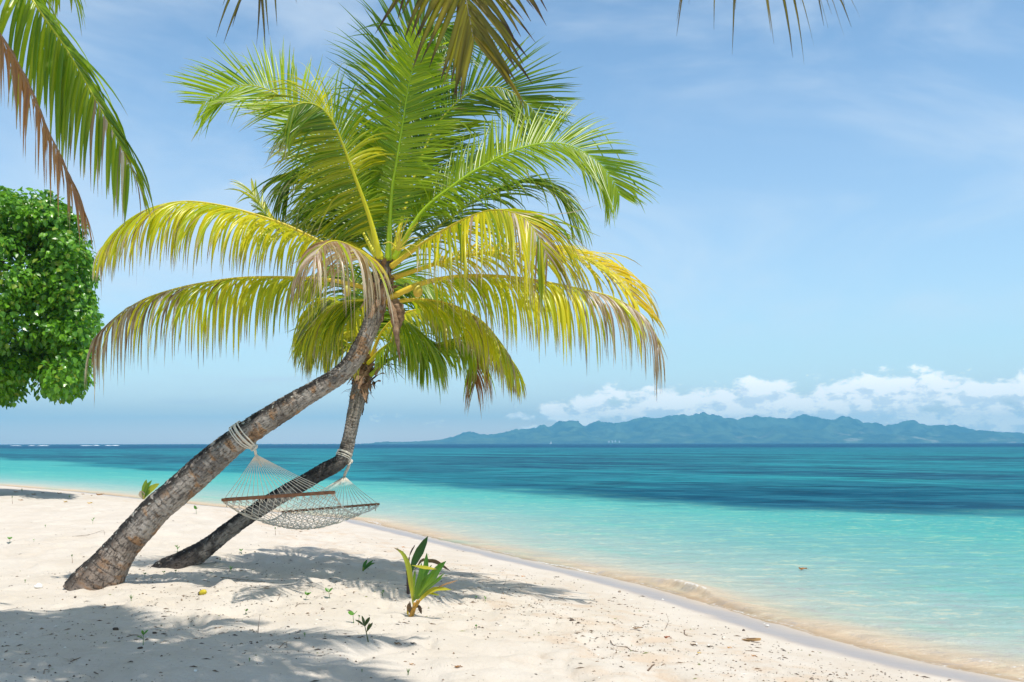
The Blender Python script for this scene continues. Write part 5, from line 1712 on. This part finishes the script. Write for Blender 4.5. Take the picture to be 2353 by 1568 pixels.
LP = [
    (87, 1349, 19, 'white knobbly lump of coral left of the thick trunk foot', M_CORAL, 'coral_lump', 'coral'),
    (283, 1335, 13, 'white coral piece at the right side of the thick trunk foot', M_CORAL, 'coral_lump', 'coral'),
    (448, 1545, 9, 'small white coral bit low in the middle of the near sand', M_CORAL, 'coral_lump', 'coral'),
    (1762, 1441, 9, 'white pebble on the wet sand edge', M_CORAL, 'pebble', 'pebble'),
    (1755, 1436, 5, 'tiny white pebble just above the other one on wet sand', M_CORAL, 'pebble', 'pebble'),
    (1522, 1380, 6, 'white shell bit on the wet edge below the breaking wavelet', M_CORAL, 'pebble', 'pebble'),
    (576, 1348, 6, 'dark round stone in the palm shade below the dark trunk', M_DARK, 'pebble', 'pebble'),
    (172, 1372, 6, 'dark round stone on sunlit sand before the thick trunk', M_DARK, 'pebble', 'pebble'),
    (151, 1352, 5, 'dark pebble right of the white coral lump', M_DARK, 'pebble', 'pebble'),
    (498, 1284, 5, 'black pebble by the right of the dark trunk foot', M_DARK, 'pebble', 'pebble'),
    (1328, 1433, 7, 'black stone on bright sand below the long frond shadow', M_DARK, 'pebble', 'pebble'),
    (1313, 1427, 10, 'flat black stone left of the other black stone on bright sand', M_DARK, 'pebble', 'pebble'),
    (1244, 1382, 7, 'brown stone beside the long frond shadow', M_STONE, 'pebble', 'pebble'),
    (1423, 1362, 8, 'tan stone on the sand near the wet edge', M_STONE, 'pebble', 'pebble'),
    (1128, 1301, 4, 'dark pebble on bare sand above the orange standing leaf', M_DARK, 'pebble', 'pebble'),
    (1708, 1451, 8, 'black seed pod on the sand near the wet edge', M_DARK, 'pebble', 'pebble'),
    (1865, 1563, 10, 'brown stone at the bottom of the right sand', M_STONE, 'pebble', 'pebble'),
    (1216, 1468, 5, 'small brown stone on open bright sand', M_STONE, 'pebble', 'pebble'),
    (264, 1447, 13, 'black broken husk in the middle of the foreground shade', M_DARK, 'husk', 'husk'),
    (354, 1456, 9, 'dark husk scrap right of the lance leaved sprout', M_DARK, 'husk', 'husk'),
    (322, 1490, 11, 'dark scrap of husk below the lance leaved sprout', M_DARK, 'husk', 'husk'),
    (740, 1402, 8, 'brown crumb of husk below the frond shadow', M_STONE, 'husk', 'husk'),
    (240, 1390, 6, 'small dark husk crumb by the spiky sprout', M_DARK, 'husk', 'husk'),
]
for i, (px, py, w, lb, mt, nm, ct) in enumerate(LP):
    lump(px, py, w, lb, mt, nm, ct, seed=i + 3, squash=.65, group={'pebble': 'pebbles on the sand', 'coral_lump': 'coral lumps on the sand', 'husk': 'husk scraps on the sand'}[nm])


def husk_strip(px, py, wpx, label, col):
    b = GP(px, py)
    k = b[1] / F
    l = wpx * k
    root = thing('palm_husk', b, label, 'husk')
    mb = MB()
    blade(mb, [b + (-l * .5, .03, .02), b + (-l * .2, .0, .012), b + (l * .1, -.01, .02), b + (l * .5, -.04, .03)], l * .30, col, np.array(col) * 1.3, nrm=(0, -.5, 1), prof=[.2, .5, .8, .9, 1., .8])
    mb.build('outer_skin', M_PLANT, root)
    mb = MB()
    blade(mb, [b + (-l * .45, .02, .035), b + (-l * .1, -.01, .03), b + (l * .3, -.03, .04)], l * .14, np.array(col) * .55, np.array(col) * .6, nrm=(0, -.5, 1))
    mb.build('fibre', M_PLANT, root)


husk_strip(1725, 1476, 40, 'long tan strip of palm husk near the wet sand', (.34, .21, .10))
husk_strip(1463, 1448, 19, 'short brown curl of bark on the right sand', (.28, .17, .10))


def yellow_fruit():
    b = GP(466, 1366)
    k = b[1] / F
    root = thing('fallen_coconut', b, 'small yellow fallen coconut with a brown stalk end on sunlit sand', 'coconut')
    n1, n2 = 18, 12
    L, w = 9.5 * k, 7.0 * k
    V = []
    ax = nrmz(np.array([.85, -.25, .35]))
    s1 = nrmz(np.cross(ax, (0, 0, 1.)))
    s2 = np.cross(s1, ax)
    for i in range(n2):
        a = math.pi * i / (n2 - 1)
        for j in range(n1):
            p = 2 * math.pi * j / n1
            rr = math.sin(a) * (1 - .12 * math.cos(a)) * (1 + .05 * math.cos(3 * p))
            V.append(b + np.array([0, 0, w * .7]) + ax * L * math.cos(a) + (s1 * math.cos(p) + s2 * math.sin(p)) * w * rr)
    Fc = [[i * n1 + j, (i + 1) * n1 + j, (i + 1) * n1 + (j + 1) % n1, i * n1 + (j + 1) % n1] for i in range(n2 - 1) for j in range(n1)]
    V = np.array(V)
    mesh('shell', V, Fc, M_RIB, root, col=np.tile(np.array((.56, .44, .02)), (len(V), 1)))
    e = b + np.array([0, 0, w * .7]) - ax * L * .9
    mb = MB()
    for j in range(5):
        a = j * 1.25
        o = (s1 * math.cos(a) + s2 * math.sin(a))
        mb.tube([e + o * w * .15, e - ax * w * .3 + o * w * .5, e + ax * w * .2 + o * w * .8], [w * .2, w * .22, w * .08], 6)
    mb.build('stalk_end', M_DARK, root)


yellow_fruit()


# --- countless specks of litter on the sand
def litter():
    r = np.random.default_rng(17)
    N = 26000
    px = r.uniform(-40, 2250, N)
    py = 1568 + 60 - (r.random(N) ** .75) * 470
    mb_v, mb_c, mb_f, cnt = [], [], [], 0
    base = np.array([(1, 0, 0), (.3, .8, 0), (-.8, .5, 0), (-.9, -.5, 0), (.2, -.8, 0), (0, 0, 1)], float)
    fc = np.array([(0, 1, 5), (1, 2, 5), (2, 3, 5), (3, 4, 5), (4, 0, 5)])
    d = 3661. / np.maximum(py - HY, 40)
    x = (px - HX) / F * d
    for _ in range(4):
        z = ground_z(x, d, False)
        d = (CZ - z) * F / (py - HY)
        x = (px - HX) / F * d
    t = shore_t(x, d)
    patch = fbm(x / 1.6, d / 1.6, oct=3, seed=60)
    tide = np.exp(-((t + 2.6 + .5 * vnoise(x / 1.5, d / 1.5, seed=61)) / .55) ** 2)
    tide2 = np.exp(-((t + 1.5) / .35) ** 2) * .35
    shade = np.exp(-(((x + 2.6) / 2.4) ** 2 + ((d - 11.5) / 2.2) ** 2)) * 1.4 + np.exp(-(((x + 3.) / 1.6) ** 2 + ((d - 8.3) / 1.1) ** 2)) * 1.0
    dens = np.clip(.16 + .25 * patch + .7 * tide + tide2 + .42 * shade, .03, 1) * (t < -.8) * (.35 + .65 * (d < 16))
    ok = r.random(N) < dens * 1.15
    x, d = x[ok], d[ok]
    z = ground_z(x, d)
    n = len(x)
    kk = r.random(n)
    size = .0035 + .011 * r.random(n) ** 3.5
    el = np.where(kk < .35, r.uniform(2., 4.5, n), r.uniform(.8, 1.6, n))
    a = r.uniform(0, 6.28, n)
    ca, sa = np.cos(a), np.sin(a)
    bx = base[None, :, 0] * (size * el)[:, None] * r.uniform(.7, 1.2, (n, 6))
    byy = base[None, :, 1] * (size * np.where(el > 2, .45, 1.))[:, None] * r.uniform(.7, 1.2, (n, 6))
    V = np.stack([x[:, None] + bx * ca[:, None] - byy * sa[:, None], d[:, None] + bx * sa[:, None] + byy * ca[:, None], z[:, None] + base[None, :, 2] * (size * .8)[:, None] + .0005], -1)
    c = lerp(np.array((.05, .035, .025)), np.array((.26, .17, .10)), r.random(n) ** 1.4)
    wh = r.random(n) < .10
    c[wh] = (.75, .70, .62)
    gr = r.random(n) < .04
    c[gr] = (.20, .22, .07)
    Fq = (np.arange(n) * 6)[:, None, None] + fc[None]
    o = mesh('beach_litter', V.reshape(-1, 3), Fq.reshape(-1, 3), M_RIB, origin=(0, 8, 0), col=np.repeat(c, 6, 0), smooth=False)
    tag(o, 'countless specks of husk, bark and shell strewn over the sand', 'litter', kind='stuff')


litter()


# ------------------------------------------------------------------ far sail and houses
def sailboat():
    d = 3000.
    b = P(1265.5, 1020, d)
    b[2] = ZW
    m, g = material('white_sailcloth')
    g.out(g.pbr((.85, .86, .86), .6, .3))
    root = thing('sailboat', b, 'tiny white sailing boat far off before the island', 'boat')
    n = 9
    u = np.linspace(-1, 1, n)
    rows = []
    for z, k in ((0., .55), (.7, .9), (1.2, 1.)):
        hw = 1.1 * k * (1 - np.abs(u) ** 2.5)
        rows += [np.stack([b[0] + u * 4 * (.9 + .1 * k), b[1] - hw, np.full(n, b[2] + z)], 1), np.stack([b[0] + u * 4 * (.9 + .1 * k), b[1] + hw, np.full(n, b[2] + z)], 1)]
    V = np.vstack(rows)
    Fc = []
    for s in (0, 1):
        for r_ in (0, 1):
            a, c_ = (r_ * 2 + s) * n, ((r_ + 1) * 2 + s) * n
            Fc += [[a + i, a + i + 1, c_ + i + 1, c_ + i] for i in range(n - 1)]
    Fc += [[4 * n + i, 4 * n + i + 1, 5 * n + i + 1, 5 * n + i] for i in range(n - 1)]
    mesh('hull', V, Fc, m, root)
    V = np.array([b + (-.4, 0, 1.8), b + (3.2, .5, 1.8), b + (.1, .2, 9.5), b + (-.4, .12, 1.8), b + (3.2, .62, 1.8), b + (.1, .32, 9.5)])
    mesh('sail', V, [[0, 1, 2], [5, 4, 3], [0, 3, 4, 1], [1, 4, 5, 2], [2, 5, 3, 0]], m, root, smooth=False)
    V, Fc = tube([b + (-.5, 0, 1.), b + (-.3, 0, 5.), b + (0, .1, 10.2)], .08, 6)
    mesh('mast', V, Fc, m, root)


sailboat()


def houses():
    m, g = material('white_house_wall')
    g.out(g.pbr((.82, .80, .76), .8, .2))
    m2, g2 = material('pale_house_roof')
    g2.out(g2.pbr((.55, .52, .50), .7, .2))
    for px, py, w in ((1399, 1015.4, 8), (1407, 1014.8, 9), (1414, 1014.2, 8), (1423, 1015.2, 8)):
        b = P(px, py, 5870.)
        root = thing('far_house', b, 'white house among the small cluster at the far island shore', 'house', 'white houses on the far shore')
        h, dp = w * .4, w * .6
        x0, x1, y0, y1, z0, z1 = b[0] - w / 2, b[0] + w / 2, b[1] - dp / 2, b[1] + dp / 2, b[2] - 8, b[2] + h
        V = np.array([(x0, y0, z0), (x1, y0, z0), (x1, y1, z0), (x0, y1, z0), (x0, y0, z1), (x1, y0, z1), (x1, y1, z1), (x0, y1, z1)])
        mesh('wall', V, [(0, 1, 5, 4), (1, 2, 6, 5), (2, 3, 7, 6), (3, 0, 4, 7)], m, root, smooth=False)
        V = np.array([(x0 - 1, y0 - 1, z1), (x1 + 1, y0 - 1, z1), (x1 + 1, y1 + 1, z1), (x0 - 1, y1 + 1, z1), (x0 - 1, (y0 + y1) / 2, z1 + h * .5), (x1 + 1, (y0 + y1) / 2, z1 + h * .5)])
        mesh('roof', V, [(0, 1, 5, 4), (2, 3, 4, 5), (1, 2, 5), (3, 0, 4), (3, 2, 1, 0)], m2, root, smooth=False)


houses()

cy = scene.cycles
cy.use_denoising = True
cy.max_bounces = 8
cy.transparent_max_bounces = 12
cy.volume_bounces = 0
cy.sample_clamp_indirect = 6
